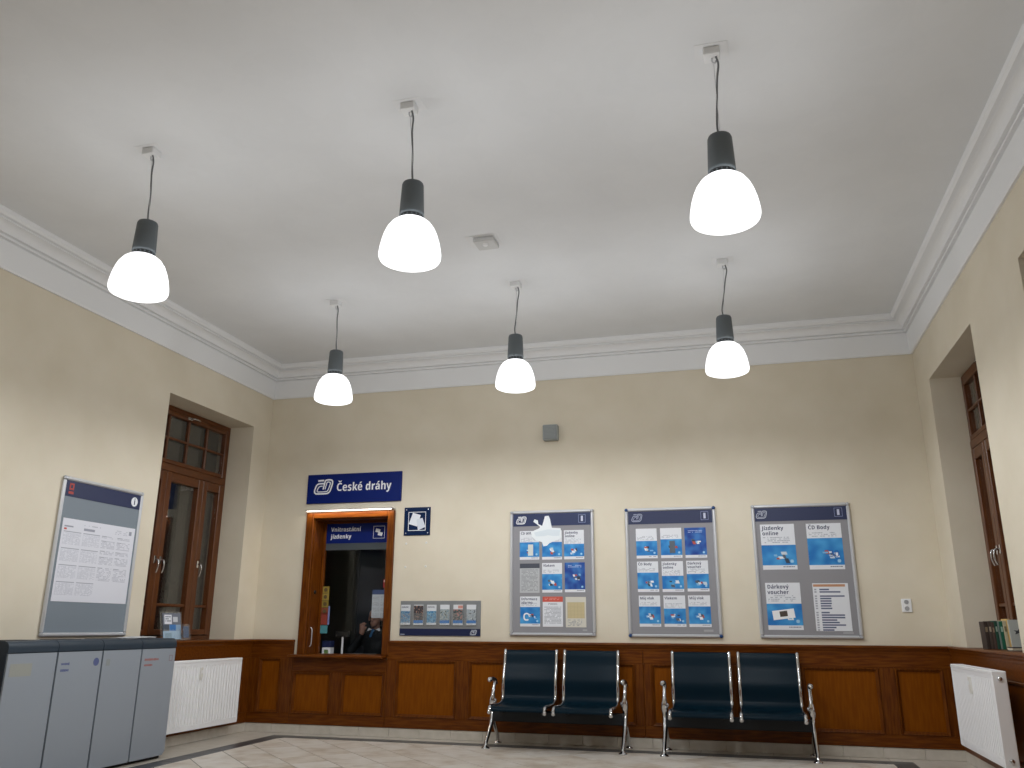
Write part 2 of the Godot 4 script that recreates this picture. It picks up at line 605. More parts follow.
func wainscot() -> void:
	var y0 := 0.092
	var y1 := LEDGE - 0.028
	var b := thing("trim_5", "brown wooden wainscot panelling below the notice boards and ticket window", "panelling", Vector3.ZERO, "", "structure")
	var lo := 0.198
	var hi := 0.758
	panelling(b, [0.0, 0.535], [[0.130, 0.400, lo, hi]], y0, y1)
	panelling(b, [0.535, 1.640], [[0.552, 1.005, lo, 0.625], [1.130, 1.617, lo, 0.625]], y0, 0.755)
	panelling(b, [1.640, 4.330, W], [[1.745, 2.415, lo, hi], [2.547, 3.445, lo, hi], [3.580, 4.250, lo, hi], [4.405, 5.070, lo, hi], [5.200, 5.655, lo, hi], [5.790, 6.455, lo, hi], [6.590, 6.990, lo, hi]], y0, y1)
	ledge(b, 0.0, 0.535)
	ledge(b, 1.66, W)
	# side walls: same panelling turned
	var l := thing("trim_6", "dark brown wooden wainscot panelling behind the recycling bins", "panelling", Vector3(0, 0, ZN), "", "structure")
	l.rotation.y = PI / 2
	var pl := []
	for k in 8:
		pl.append([ZN - 1.07 - k * 1.04, ZN - 0.17 - k * 1.04, lo, hi])
	pl.reverse()
	panelling(l, [0.3, ZN - 0.03], pl, y0, y1)
	ledge(l, 0.0, ZN - 1.86)
	ledge(l, ZN - 1.86, ZN - 0.36, 0.262)
	ledge(l, ZN - 0.36, ZN)
	var r := thing("trim_7", "dark brown wooden wainscot panelling under the sill with books", "panelling", Vector3(W, 0, 0), "", "structure")
	r.rotation.y = -PI / 2
	var pr := []
	for k in 8:
		pr.append([0.17 + k * 1.04, 1.07 + k * 1.04, lo, hi])
	panelling(r, [0.03, ZN - 0.3], pr, y0, y1)
	ledge(r, 0.0, 0.54)
	ledge(r, 0.54, 2.04, 0.222)
	ledge(r, 2.04, 3.22)
	ledge(r, 3.22, 4.72, 0.222)
	ledge(r, 4.72, ZN)
	var fr := thing("trim_8", "brown wooden wainscot panelling opposite the ticket window", "panelling", Vector3(W, 0, ZN), "", "structure")
	fr.rotation.y = PI
	panelling(fr, [0.03, W - 0.03], [[0.2, 1.3, lo, hi], [1.44, 2.54, lo, hi], [2.68, 3.78, lo, hi], [3.92, 5.02, lo, hi], [5.16, 6.26, lo, hi]], y0, y1)
	ledge(fr, 0.0, W)
	# stone base tiles
	for side in 3:
		var n: int = [21, 28, 28][side]
		var run: float = [W / 21.0, ZN / 28.0, ZN / 28.0][side]
		var root := thing(["baseboard_back", "baseboard_left", "baseboard_right"][side], ["pale stone base tiles along the ticket window wall", "pale stone base tiles along the recycling bin wall", "pale stone base tiles along the wall with the books"][side], "baseboard", Vector3.ZERO, "", "structure")
		for k in n:
			var a := k * run
			if side > 0 and a > 4.5:
				continue
			match side:
				0: block(root, "tile", M.skirt, Vector3(a + 0.001, 0.001, 0.0), Vector3(a + run - 0.001, 0.09, 0.018), 0.002)
				1: block(root, "tile", M.skirt, Vector3(0.0, 0.001, a + 0.02), Vector3(0.018, 0.09, a + run + 0.018), 0.002)
				2: block(root, "tile", M.skirt, Vector3(W - 0.018, 0.001, a + 0.02), Vector3(W, 0.09, a + run + 0.018), 0.002)

# ---------------------------------------------------------------- windows of the side walls
# sd = -1: in wall x = 0, sd = +1: in wall x = W. built in wall-plane coordinates (z along the wall)
func side_window(called: String, sd: float, za: float, zb: float, label: String) -> void:
	var root := thing(called, label, "window", Vector3.ZERO, "", "structure")
	var back := -0.30 if sd < 0 else W + 0.26        # inner face of the frame
	var wx := func(d: float) -> float: return back - sd * d   # d towards the room
	var bar := func(parent: Node, nm: String, m: Material, z1: float, z2: float, ya: float, yb: float, d0: float, d1: float) -> MeshInstance3D:
		var p: float = wx.call(d0)
		var q: float = wx.call(d1)
		return block(parent, nm, m, Vector3(minf(p, q), ya, z1), Vector3(maxf(p, q), yb, z2), 0.005)
	var top := 3.298
	var bot := LEDGE
	# fixed frame
	bar.call(root, "frame_side", M.wwood, za + 0.002, za + 0.05, bot, top, -0.07, 0.0)
	bar.call(root, "frame_side", M.wwood, zb - 0.05, zb - 0.002, bot, top, -0.07, 0.0)
	bar.call(root, "frame_head", M.wwood_h, za + 0.05, zb - 0.05, top - 0.055, top, -0.07, 0.0)
	bar.call(root, "frame_foot", M.wwood_h, za + 0.05, zb - 0.05, bot, bot + 0.045, -0.07, 0.0)
	bar.call(root, "transom", M.wwood_h, za + 0.05, zb - 0.05, 2.615, 2.69, -0.07, 0.018)
	# top light: sash with muntins, 4 x 2 panes
	var pa := za + 0.052
	var pb := zb - 0.052
	bar.call(root, "sash_stile", M.wwood, pa, pa + 0.045, 2.692, 3.241, -0.05, 0.012)
	bar.call(root, "sash_stile", M.wwood, pb - 0.045, pb, 2.692, 3.241, -0.05, 0.012)
	bar.call(root, "sash_rail", M.wwood_h, pa + 0.045, pb - 0.045, 2.692, 2.737, -0.05, 0.012)
	bar.call(root, "sash_rail", M.wwood_h, pa + 0.045, pb - 0.045, 3.195, 3.241, -0.05, 0.012)
	var ga := pa + 0.045
	var gb := pb - 0.045
	for k in range(1, 4):
		var z := ga + (gb - ga) * k / 4.0
		bar.call(root, "muntin", M.wwood, z - 0.013, z + 0.013, 2.737, 3.195, -0.03, 0.006)
	for k in 4:
		var z := ga + (gb - ga) * k / 4.0 + (0.013 if k else 0.0)
		var z2 := ga + (gb - ga) * (k + 1) / 4.0 - (0.013 if k < 3 else 0.0)
		bar.call(root, "muntin", M.wwood_h, z, z2, 2.947, 2.971, -0.03, 0.005)
		for yy in [[2.737, 2.947], [2.971, 3.195]]:
			for dd in [[-0.018, -0.014], [-0.042, -0.038]]:
				bar.call(root, "pane", M.glass, z, z2, yy[0], yy[1], dd[0], dd[1])
	handle(root, Vector3(wx.call(0.014), 3.222, (za + zb) / 2 + (0.02 if sd < 0 else -0.02)), sd, true)
	# three casements below: narrow, wide, narrow
	var cuts := [za + 0.052, za + 0.425, zb - 0.465, zb - 0.052]
	for k in 3:
		var a: float = cuts[k] + 0.003
		var b: float = cuts[k + 1] - 0.003
		var w := 0.075
		var ya := bot + 0.048
		var yb := 2.612
		bar.call(root, "casement_stile", M.wwood, a, a + w, ya, yb, -0.05, 0.02)
		bar.call(root, "casement_stile", M.wwood, b - w, b, ya, yb, -0.05, 0.02)
		bar.call(root, "casement_rail", M.wwood_h, a + w, b - w, ya, ya + 0.055, -0.05, 0.018)
		bar.call(root, "casement_rail", M.wwood_h, a + w, b - w, yb - 0.095, yb, -0.05, 0.018)
		bar.call(root, "glazing_bar", M.wwood_h, a + w, b - w, 1.276, 1.304, -0.03, 0.008)
		for yy in [[ya + 0.055, 1.276], [1.304, yb - 0.095]]:
			for dd in [[-0.018, -0.014], [-0.042, -0.038]]:
				bar.call(root, "pane", M.glass, a + w, b - w, yy[0], yy[1], dd[0], dd[1])
	for z in ([cuts[1] - 0.04, cuts[2] - 0.045, cuts[2] + 0.04] if sd < 0 else [cuts[2] + 0.04, cuts[1] + 0.045, cuts[1] - 0.04]):
		handle(root, Vector3(wx.call(0.02), 1.72, z), sd, false)
	for z in [cuts[1], cuts[2]]:
		bar.call(root, "astragal", M.wwood, z - 0.012, z + 0.012, bot + 0.05, 2.61, -0.05, -0.012)

func handle(root: Node3D, at: Vector3, sd: float, flat: bool) -> void:
	var h := Node3D.new()
	h.name = "handle"
	root.add_child(h, true)
	h.position = at
	h.rotation.y = PI / 2 if sd < 0 else -PI / 2       # local +z into the room
	if flat:
		h.rotation.z = PI / 2
	put(h, "rosette", bevel(Vector3(0.028, 0.075, 0.01), 0.004), M.chrome, Vector3(0, 0, 0.004))
	put(h, "lever", tube(curve([Vector3(0, 0, 0.005), Vector3(0, 0, 0.03), Vector3(0, -0.012, 0.046), Vector3(0, -0.05, 0.052), Vector3(0, -0.09, 0.046), Vector3(0, -0.125, 0.034)], 16), 0.0085, 8), M.chrome)

# ---------------------------------------------------------------- ticket window and the office behind it
func ticket_window() -> void:
	var t := thing("window_4", "brown wooden ticket window with sticker strips on the glass", "window", Vector3.ZERO, "", "structure")
	# face frame
	block(t, "frame_side", M.wood_v, Vector3(0.58, 0.80, 0.001), Vector3(0.672, 2.333, 0.04), 0.006)
	block(t, "frame_side", M.wood_v, Vector3(1.577, 0.80, 0.001), Vector3(1.657, 2.333, 0.04), 0.006)
	block(t, "frame_head", M.wood_h, Vector3(0.672, 2.263, 0.001), Vector3(1.577, 2.333, 0.04), 0.006)
	# linings of the opening
	block(t, "lining", M.wood_v, Vector3(0.666, 0.802, -0.25), Vector3(0.681, 2.268, 0.0), 0.002)
	block(t, "lining", M.wood_v, Vector3(1.569, 0.802, -0.25), Vector3(1.584, 2.268, 0.0), 0.002)
	block(t, "lining", M.wood_h, Vector3(0.681, 2.253, -0.25), Vector3(1.569, 2.268, 0.0), 0.002)
	block(t, "sill", M.wood_h, Vector3(0.536, 0.770, 0.001), Vector3(1.638, 0.800, 0.15), 0.008)
	block(t, "sill_mould", M.wood_h, Vector3(0.545, 0.756, 0.001), Vector3(1.63, 0.770, 0.05), 0.004)
	block(t, "sill_board", M.wood_h, Vector3(0.681, 0.791, -0.25), Vector3(1.569, 0.803, 0.0), 0.002)
	# inner sash
	var zf := -0.215
	block(t, "sash_stile", M.wood_v, Vector3(0.683, 0.805, zf - 0.02), Vector3(0.718, 2.25, zf + 0.02), 0.004)
	block(t, "sash_stile", M.wood_v, Vector3(1.535, 0.805, zf - 0.02), Vector3(1.567, 2.25, zf + 0.02), 0.004)
	block(t, "sash_rail", M.wood_h, Vector3(0.718, 2.232, zf - 0.02), Vector3(1.535, 2.25, zf + 0.02), 0.003)
	block(t, "pane", M.glass_dim, Vector3(0.718, 0.86, zf - 0.003), Vector3(1.535, 2.232, zf + 0.003), 0.0005)
	put(t, "lock", lathe([Vector2(0, 0.012), Vector2(0.016, 0.012), Vector2(0.022, 0.006), Vector2(0.022, 0), Vector2(0, 0)], 16), M.black, Vector3(0.681, 1.46, -0.09), Vector3(0, 0, -PI / 2))
	put(t, "pull", tube(curve([Vector3(0.681, 0.88, -0.05), Vector3(0.70, 0.90, -0.05), Vector3(0.702, 0.98, -0.05), Vector3(0.70, 1.06, -0.05), Vector3(0.681, 1.08, -0.05)], 14), 0.006, 8), M.alu)
	# header sign stuck in the top of the pane
	var zg := zf + 0.004
	var hd := put(t, "header_sign", card(0.815, 0.222, 0.002), M.sign, Vector3(1.127, 2.118, zg))
	hd.set_meta("label", "navy header sign with white lettering and ticket symbol")
	text(hd, "Vnitrostátní", 0.064, Vector3(-0.355, 0.045, 0.002), M.white, false, 0.375)
	text(hd, "jízdenky", 0.064, Vector3(-0.355, -0.035, 0.002), M.white, false, 0.26)
	var ic := Node3D.new()
	ic.name = "symbol"
	hd.add_child(ic, true)
	ic.position = Vector3(0.245, 0.005, 0.002)
	put(ic, "outline", ring_mesh(0.14, 0.14, 0.004, 0.001), M.white)
	var tk := put(ic, "ticket", card(0.055, 0.04, 0.001), M.white, Vector3(-0.015, 0.018, 0), Vector3(0, 0, -0.25))
	tk.name = "ticket"
	put(ic, "ticket", card(0.055, 0.04, 0.0012), M.white, Vector3(0.015, -0.02, 0.0006), Vector3(0, 0, -0.25))
	text(hd, "V", 0.05, Vector3(0.352, 0.045, 0.002), M.white)
	text(hd, "I", 0.06, Vector3(0.352, -0.035, 0.002), M.white)
	var fr := mat("4a5156", 0.3)
	put(t, "frosted_strip", card(0.815, 0.075, 0.001), fr, Vector3(1.127, 1.967, zg))
	# lit bar along the top of the frame
	var bar := thing("light_bar", "thin white light bar along the top of the ticket window frame", "light bar", Vector3(1.118, 2.343, 0.0))
	block(bar, "housing", M.alu, Vector3(-0.535, 0.004, 0.002), Vector3(0.535, 0.014, 0.085), 0.003)
	block(bar, "light_tube", M.led, Vector3(-0.515, -0.006, 0.066), Vector3(0.515, 0.0035, 0.082), 0.002)
	var al := AreaLight3D.new()
	al.name = "bar_glow"
	al.area_size = Vector2(1.03, 0.008)
	al.light_color = Color(1.0, 0.93, 0.85)
	al.light_energy = 0.25
	al.shadow_enabled = true
	bar.add_child(al)
	al.position = Vector3(0, -0.008, 0.074)
	al.rotation = Vector3(-PI / 2, 0, 0)
	# papers stuck to the pane
	var strip := thing("poster_strip", "tall strip of yellow and red stickers on ticket window glass", "stickers", Vector3(0.755, 1.30, zg + 0.003))
	var yel := mat("8a7632", 0.5)
	var dk := mat("5a4c30", 0.5)
	for k in 4:
		var y := 0.19 - k * 0.078
		put(strip, "sticker", card(0.088, 0.074), [yel, mat("95803c", 0.5), mat("84722f", 0.5), mat("84442e", 0.5)][k], Vector3(0, y, 0))
		put(strip, "emblem", lathe([Vector2(0, 0.0008), Vector2(0.022, 0.0008), Vector2(0.022, 0)], 14), dk, Vector3(0, y, 0.0014), Vector3(PI / 2, 0, 0))
	put(strip, "sticker", card(0.088, 0.13), mat("8e3c30", 0.5), Vector3(-0.002, -0.125, 0))
	put(strip, "sticker", card(0.02, 0.20), mat("7c86b8", 0.5), Vector3(0.056, -0.09, 0.0))
	put(strip, "sticker", card(0.10, 0.085), mat("4d8f98", 0.5), Vector3(0.0, -0.24, 0))
	var nt := thing("price_notice", "pale printed notice with blue heading on the ticket window glass", "notice", Vector3(1.425, 1.335, zg + 0.003))
	put(nt, "paper", card(0.19, 0.30), image_mat(table_image(96, 150, "b9c2c9", 5, 2, 3)), Vector3.ZERO)
	put(nt, "heading", card(0.19, 0.05), mat("3e5079", 0.5), Vector3(0, 0.126, 0.0013))
	var rd := thing("red_sticker", "small red sticker above the pale notice on the glass", "sticker", Vector3(1.49, 1.555, zg + 0.003))
	put(rd, "film", card(0.075, 0.09), mat("9d3038", 0.5))
	put(rd, "band", card(0.06, 0.025, 0.0008), mat("d8c6c4", 0.5), Vector3(0, 0.026, 0.0014))

func ring_mesh(w: float, h: float, t: float, d: float) -> Mesh:
	var st := start()
	var o := [Vector2(-w / 2, -h / 2), Vector2(w / 2, -h / 2), Vector2(w / 2, h / 2), Vector2(-w / 2, h / 2)]
	for k in 4:
		var a: Vector2 = o[k]
		var b: Vector2 = o[(k + 1) % 4]
		var ai := a - Vector2(signf(a.x), signf(a.y)) * t
		var bi := b - Vector2(signf(b.x), signf(b.y)) * t
		add_prism(st, PackedVector2Array([a, b, bi, ai]), d)
	return st.commit()

func office() -> void:
	var grey := mat("565a5a", 0.8)  # darkened wall colour: the dimness of the unlit office is painted in
	csg_wall("wall_office", Vector3(-1.2, 0, -2.9), Vector3(3.2, 2.8, -2.75), [], grey, "wall deep inside the ticket office with the dimness put into its grey colour")
	csg_wall("wall_office_side", Vector3(-1.35, 0, -2.9), Vector3(-1.2, 2.8, -0.25), [], grey, "side wall of the ticket office with the dimness put into its grey colour")
	csg_wall("wall_office_end", Vector3(3.2, 0, -2.9), Vector3(3.35, 2.8, -0.25), [], grey, "end wall of the ticket office with the dimness put into its grey colour")
	csg_wall("ceiling_office", Vector3(-1.35, 2.7, -2.9), Vector3(3.35, 2.8, -0.25), [], M.ceiling, "low ceiling inside the ticket office", "ceiling")
	csg_wall("floor_office", Vector3(-1.35, -0.2, -2.9), Vector3(3.35, 0.0, -0.25), [], mat("55504a", 0.7), "dark floor inside the ticket office", "floor")
	var cab := thing("office_cabinet", "tall grey steel cabinet standing inside the ticket office", "cabinet", Vector3(0.72, 0, -2.0))
	var cm := mat("3a3e46", 0.6)
	block(cab, "body", cm, Vector3(-0.42, 0.06, -0.4), Vector3(0.52, 2.25, 0), 0.006)
	block(cab, "door", mat("41464f", 0.55), Vector3(-0.41, 0.08, 0.001), Vector3(0.045, 2.23, 0.02), 0.004)
	block(cab, "door", mat("41464f", 0.55), Vector3(0.055, 0.08, 0.001), Vector3(0.51, 2.23, 0.02), 0.004)
	block(cab, "plinth", M.black, Vector3(-0.4, 0.0, -0.38), Vector3(0.5, 0.06, -0.02), 0.003)
	block(cab, "side_post", mat("6a6e6b", 0.6), Vector3(-0.48, 0.0, -0.1), Vector3(-0.425, 2.3, 0.03), 0.004)
	var desk := thing("office_desk", "dark office desk behind the ticket window", "desk", Vector3(0.9, 0, -0.55))
	var dm := mat("3a3430", 0.5)
	block(desk, "top", dm, Vector3(-1.0, 0.735, -0.3), Vector3(1.0, 0.765, 0.28), 0.004)
	block(desk, "leg", dm, Vector3(-0.98, 0.0, -0.28), Vector3(-0.94, 0.735, 0.26))
	block(desk, "leg", dm, Vector3(0.94, 0.0, -0.28), Vector3(0.98, 0.735, 0.26))
	block(desk, "modesty_panel", dm, Vector3(-0.94, 0.15, 0.24), Vector3(0.94, 0.735, 0.26))
	# customer display on a white pole
	var cd := thing("customer_display", "black customer display on a white pole behind the ticket glass", "display", Vector3(0.895, 0.765, -0.42))
	put(cd, "base", lathe([Vector2(0, 0.012), Vector2(0.05, 0.012), Vector2(0.055, 0.004), Vector2(0.055, 0)], 20), M.black)
	put(cd, "pole", tube([Vector3(0, 0.01, 0), Vector3(0, 0.22, 0)], 0.012, 12), M.white)
	block(cd, "screen_housing", M.black, Vector3(-0.085, 0.215, -0.02), Vector3(0.085, 0.275, 0.02), 0.005)
	var kb := thing("keyboard", "grey keyboard lying on the ticket office desk", "keyboard", Vector3(1.02, 0.765, -0.62))
	block(kb, "case", mat("4a4d50", 0.6), Vector3(-0.2, 0, -0.07), Vector3(0.2, 0.02, 0.07), 0.004)
	for r in 4:
		for k in 12:
			put(kb, "key", bevel(Vector3(0.024, 0.008, 0.024), 0.003), mat("6b6e70", 0.6) if k == 0 and r == 0 else M.speaker, Vector3(-0.174 + k * 0.0316, 0.023, -0.047 + r * 0.031))
	var bx := thing("tissue_carton", "white and blue carton behind the ticket window stickers", "carton", Vector3(0.75, 0.765, -0.36))
	block(bx, "carton", M.white, Vector3(-0.05, 0, -0.05), Vector3(0.05, 0.10, 0.05), 0.004)
	block(bx, "upper_band", M.navy, Vector3(-0.051, 0.10, -0.051), Vector3(0.051, 0.17, 0.051), 0.004)
	put(bx, "print", card(0.05, 0.05), mat("6c8a50", 0.6), Vector3(0.005, 0.05, 0.0505))
	var bt := thing("leaflet_box", "slim blue and white box at the ticket window corner", "box", Vector3(1.478, 0.765, -0.33))
	block(bt, "lower_part", mat("345a97", 0.5), Vector3(-0.035, 0, -0.03), Vector3(0.035, 0.13, 0.03), 0.004)
	block(bt, "upper_part", mat("8d99a8", 0.5), Vector3(-0.03, 0.13, -0.025), Vector3(0.04, 0.30, 0.025), 0.004)
	person()

# signed distance to a tapered capsule
func cap(p: Vector3, a: Vector3, b: Vector3, ra: float, rb: float) -> float:
	var ab := b - a
	var t := clampf((p - a).dot(ab) / maxf(ab.length_squared(), 1e-9), 0.0, 1.0)
	return p.distance_to(a + ab * t) - lerpf(ra, rb, t)

func smin(a: float, b: float, k: float) -> float:
	var h := maxf(k - absf(a - b), 0.0) / k
	return minf(a, b) - h * h * k * 0.25

# surface nets of joined capsules [a, b, ra, rb]
func skin(bones: Array, cell: float, k: float) -> Mesh:
	var lo := Vector3.ONE * 1e9
	var hi := -lo
	for b in bones:
		var r: float = maxf(b[2], b[3]) + 2.5 * cell
		for q in 2:
			lo = lo.min(b[q] - Vector3.ONE * r)
			hi = hi.max(b[q] + Vector3.ONE * r)
	var n := Vector3i(((hi - lo) / cell).ceil()) + Vector3i.ONE
	var val := PackedFloat32Array()
	val.resize(n.x * n.y * n.z)
	val.fill(1.0)
	for b in bones:
		var r: float = maxf(b[2], b[3]) + 2.0 * cell + k
		var p0 := Vector3i(((b[0].min(b[1]) - Vector3.ONE * r - lo) / cell).floor()).clamp(Vector3i.ZERO, n - Vector3i.ONE)
		var p1 := Vector3i(((b[0].max(b[1]) + Vector3.ONE * r - lo) / cell).ceil()).clamp(Vector3i.ZERO, n - Vector3i.ONE)
		for z in range(p0.z, p1.z + 1):
			for y in range(p0.y, p1.y + 1):
				var row := (z * n.y + y) * n.x
				for x in range(p0.x, p1.x + 1):
					val[row + x] = smin(val[row + x], cap(lo + Vector3(x, y, z) * cell, b[0], b[1], b[2], b[3]), k)
	var id := {}
	var verts := []
	var st := start()
	st.set_smooth_group(0)
	for z in n.z - 1:
		for y in n.y - 1:
			for x in n.x - 1:
				var base := (z * n.y + y) * n.x + x
				var v := []
				var inside := 0
				for c in 8:
					var q := val[base + (c & 1) + ((c >> 1) & 1) * n.x + ((c >> 2) & 1) * n.x * n.y]
					v.append(q)
					inside += 1 if q < 0.0 else 0
				if inside == 0 or inside == 8:
					continue
				var sum := Vector3.ZERO
				var cnt := 0
				for c in 8:
					for ax in 3:
						var d := c | (1 << ax)
						if d == c or (v[c] < 0.0) == (v[d] < 0.0):
							continue
						var t: float = v[c] / (v[c] - v[d])
						var pc := Vector3(c & 1, (c >> 1) & 1, (c >> 2) & 1)
						var pd := Vector3(d & 1, (d >> 1) & 1, (d >> 2) & 1)
						sum += pc.lerp(pd, t)
						cnt += 1
				id[base] = verts.size()
				verts.append(lo + (Vector3(x, y, z) + sum / cnt) * cell)
	var step := [1, n.x, n.x * n.y]
	for base in id:
		for ax in 3:
			var a: float = val[base]
			var b: float = val[base + step[ax]]
			if (a < 0.0) == (b < 0.0):
				continue
			var s1: int = step[(ax + 1) % 3]
			var s2: int = step[(ax + 2) % 3]
			if not (id.has(base - s1) and id.has(base - s2) and id.has(base - s1 - s2)):
				continue
			var q := [verts[id[base]], verts[id[base - s1]], verts[id[base - s1 - s2]], verts[id[base - s2]]]
			if a < 0.0:
				q.reverse()
			for f in [0, 1, 2, 0, 2, 3]:
				st.add_vertex(q[f])
	st.index()
	st.generate_normals()
	return st.commit()

func person() -> void:
	# seated clerk in dark clothes, chin resting near a raised hand, head partly behind the notice
	var p := thing("person", "seated clerk in dark clothes with a white collar and blue scarf inside the ticket office", "person", Vector3(0.905, 0.0, -1.32))
	var cloth := mat("15181c", 0.85)
	var flesh := mat("b98a76", 0.6)
	var V := func(x, y, z): return Vector3(x, y, z)
	var body := [
		[V.call(0, 0.50, 0), V.call(0, 0.72, 0.0), 0.16, 0.15], [V.call(0, 0.72, 0), V.call(0, 0.93, 0.02), 0.15, 0.145], [V.call(-0.10, 0.95, 0.02), V.call(0.10, 0.95, 0.02), 0.10, 0.10],
		[V.call(-0.17, 0.975, 0.02), V.call(-0.05, 1.01, 0.03), 0.06, 0.06], [V.call(0.17, 0.975, 0.02), V.call(0.05, 1.01, 0.03), 0.06, 0.06],
		[V.call(-0.19, 0.96, 0.02), V.call(-0.25, 0.80, 0.20), 0.062, 0.048], [V.call(-0.25, 0.80, 0.20), V.call(-0.13, 0.99, 0.17), 0.045, 0.034],
		[V.call(0.19, 0.96, 0.02), V.call(0.27, 0.76, 0.16), 0.062, 0.048], [V.call(0.27, 0.76, 0.16), V.call(0.14, 0.62, 0.30), 0.045, 0.034],
		[V.call(-0.09, 0.50, 0.02), V.call(-0.11, 0.50, 0.36), 0.09, 0.07], [V.call(0.09, 0.50, 0.02), V.call(0.11, 0.50, 0.36), 0.09, 0.07],
		[V.call(-0.11, 0.50, 0.36), V.call(-0.11, 0.08, 0.32), 0.065, 0.045], [V.call(0.11, 0.50, 0.36), V.call(0.11, 0.08, 0.32), 0.065, 0.045],
		[V.call(-0.11, 0.045, 0.30), V.call(-0.12, 0.04, 0.44), 0.045, 0.035], [V.call(0.11, 0.045, 0.30), V.call(0.12, 0.04, 0.44), 0.045, 0.035]]
	put(p, "clothed_body", skin(body, 0.016, 0.03), cloth)
	# head: skull, jaw, neck, nose, ears, and the raised hand
	var head := [
		[V.call(0, 1.02, 0.02), V.call(0, 1.12, 0.035), 0.052, 0.050], [V.call(0, 1.22, 0.03), V.call(0, 1.23, 0.06), 0.082, 0.078], [V.call(0, 1.15, 0.06), V.call(0, 1.12, 0.10), 0.056, 0.038],
		[V.call(0, 1.20, 0.135), V.call(0, 1.165, 0.155), 0.009, 0.014], [V.call(-0.024, 1.135, 0.125), V.call(0.024, 1.135, 0.125), 0.009, 0.009],
		[V.call(-0.082, 1.20, 0.045), V.call(-0.086, 1.165, 0.05), 0.013, 0.009], [V.call(0.082, 1.20, 0.045), V.call(0.086, 1.165, 0.05), 0.013, 0.009]]
	put(p, "head", skin(head, 0.007, 0.018), flesh)
	var hand := [[V.call(-0.13, 0.985, 0.17), V.call(-0.115, 1.03, 0.17), 0.026, 0.028], [V.call(-0.118, 1.03, 0.17), V.call(-0.112, 1.075, 0.172), 0.032, 0.034]]
	for f in 4:
		var fx := -0.138 + f * 0.017
		var tip: float = [0.03, 0.042, 0.045, 0.036][f]
		hand.append([V.call(fx, 1.08, 0.18), V.call(fx + 0.006, 1.10 + tip * 0.5, 0.192), 0.0095, 0.009])
		hand.append([V.call(fx + 0.006, 1.10 + tip * 0.5, 0.192), V.call(fx + 0.016, 1.09 + tip, 0.172), 0.009, 0.008])
	hand.append([V.call(-0.09, 1.05, 0.17), V.call(-0.068, 1.085, 0.165), 0.011, 0.0095])
	put(p, "hand", skin(hand, 0.004, 0.006), flesh)
	var hand2 := [[V.call(0.14, 0.62, 0.30), V.call(0.115, 0.60, 0.335), 0.026, 0.03]]
	for f in 4:
		hand2.append([V.call(0.135 - f * 0.016, 0.595, 0.35), V.call(0.13 - f * 0.017, 0.582, 0.40 + 0.006 * f), 0.0095, 0.008])
	hand2.append([V.call(0.09, 0.60, 0.32), V.call(0.07, 0.585, 0.355), 0.011, 0.009])
	put(p, "hand", skin(hand2, 0.005, 0.006), flesh)
	var hair := [[V.call(0, 1.25, 0.0), V.call(0, 1.275, 0.04), 0.088, 0.072], [V.call(-0.072, 1.22, 0.01), V.call(-0.082, 1.13, 0.0), 0.03, 0.022], [V.call(0.072, 1.22, 0.01), V.call(0.082, 1.13, 0.0), 0.03, 0.022], [V.call(0, 1.22, -0.04), V.call(0, 1.12, -0.04), 0.07, 0.055]]
	put(p, "hair", skin(hair, 0.009, 0.02), mat("2c211b", 0.7))
	for s in [-1.0, 1.0]:
		put(p, "eye", lathe([Vector2(0, 0.011), Vector2(0.008, 0.008), Vector2(0.011, 0), Vector2(0.008, -0.008), Vector2(0, -0.011)], 10), mat("2a2522", 0.3), Vector3(s * 0.031, 1.205, 0.124))
		put(p, "collar", prism(PackedVector2Array([Vector2(0, 0), Vector2(s * 0.075, 0.03), Vector2(s * 0.06, 0.065), Vector2(s * 0.012, 0.045)]), 0.006), M.white, Vector3(s * 0.012, 1.015, 0.098), Vector3(-0.35, 0, 0))
	put(p, "scarf", tube(curve([Vector3(0, 1.05, 0.10), Vector3(-0.005, 1.01, 0.135), Vector3(-0.012, 0.96, 0.145)], 10), [0.02, 0.022, 0.02, 0.017, 0.016, 0.017, 0.019, 0.021, 0.022, 0.018, 0.01], 10), mat("2c6a9c", 0.6))
	var ch := thing("office_stool", "dark round stool under the clerk in the ticket office", "stool", Vector3(0.905, 0, -1.34))
	put(ch, "seat", lathe([Vector2(0, 0.325), Vector2(0.15, 0.322), Vector2(0.165, 0.31), Vector2(0.165, 0.285), Vector2(0.15, 0.275), Vector2(0, 0.275)], 24), M.seatdark)
	put(ch, "column", tube([Vector3(0, 0.06, 0), Vector3(0, 0.275, 0)], 0.03, 12), M.black)
	for k in 5:
		var a := TAU * k / 5.0
		put(ch, "foot", tube([Vector3(0, 0.07, 0), Vector3(cos(a) * 0.17, 0.02, sin(a) * 0.17)], [0.022, 0.018], 8), M.black)

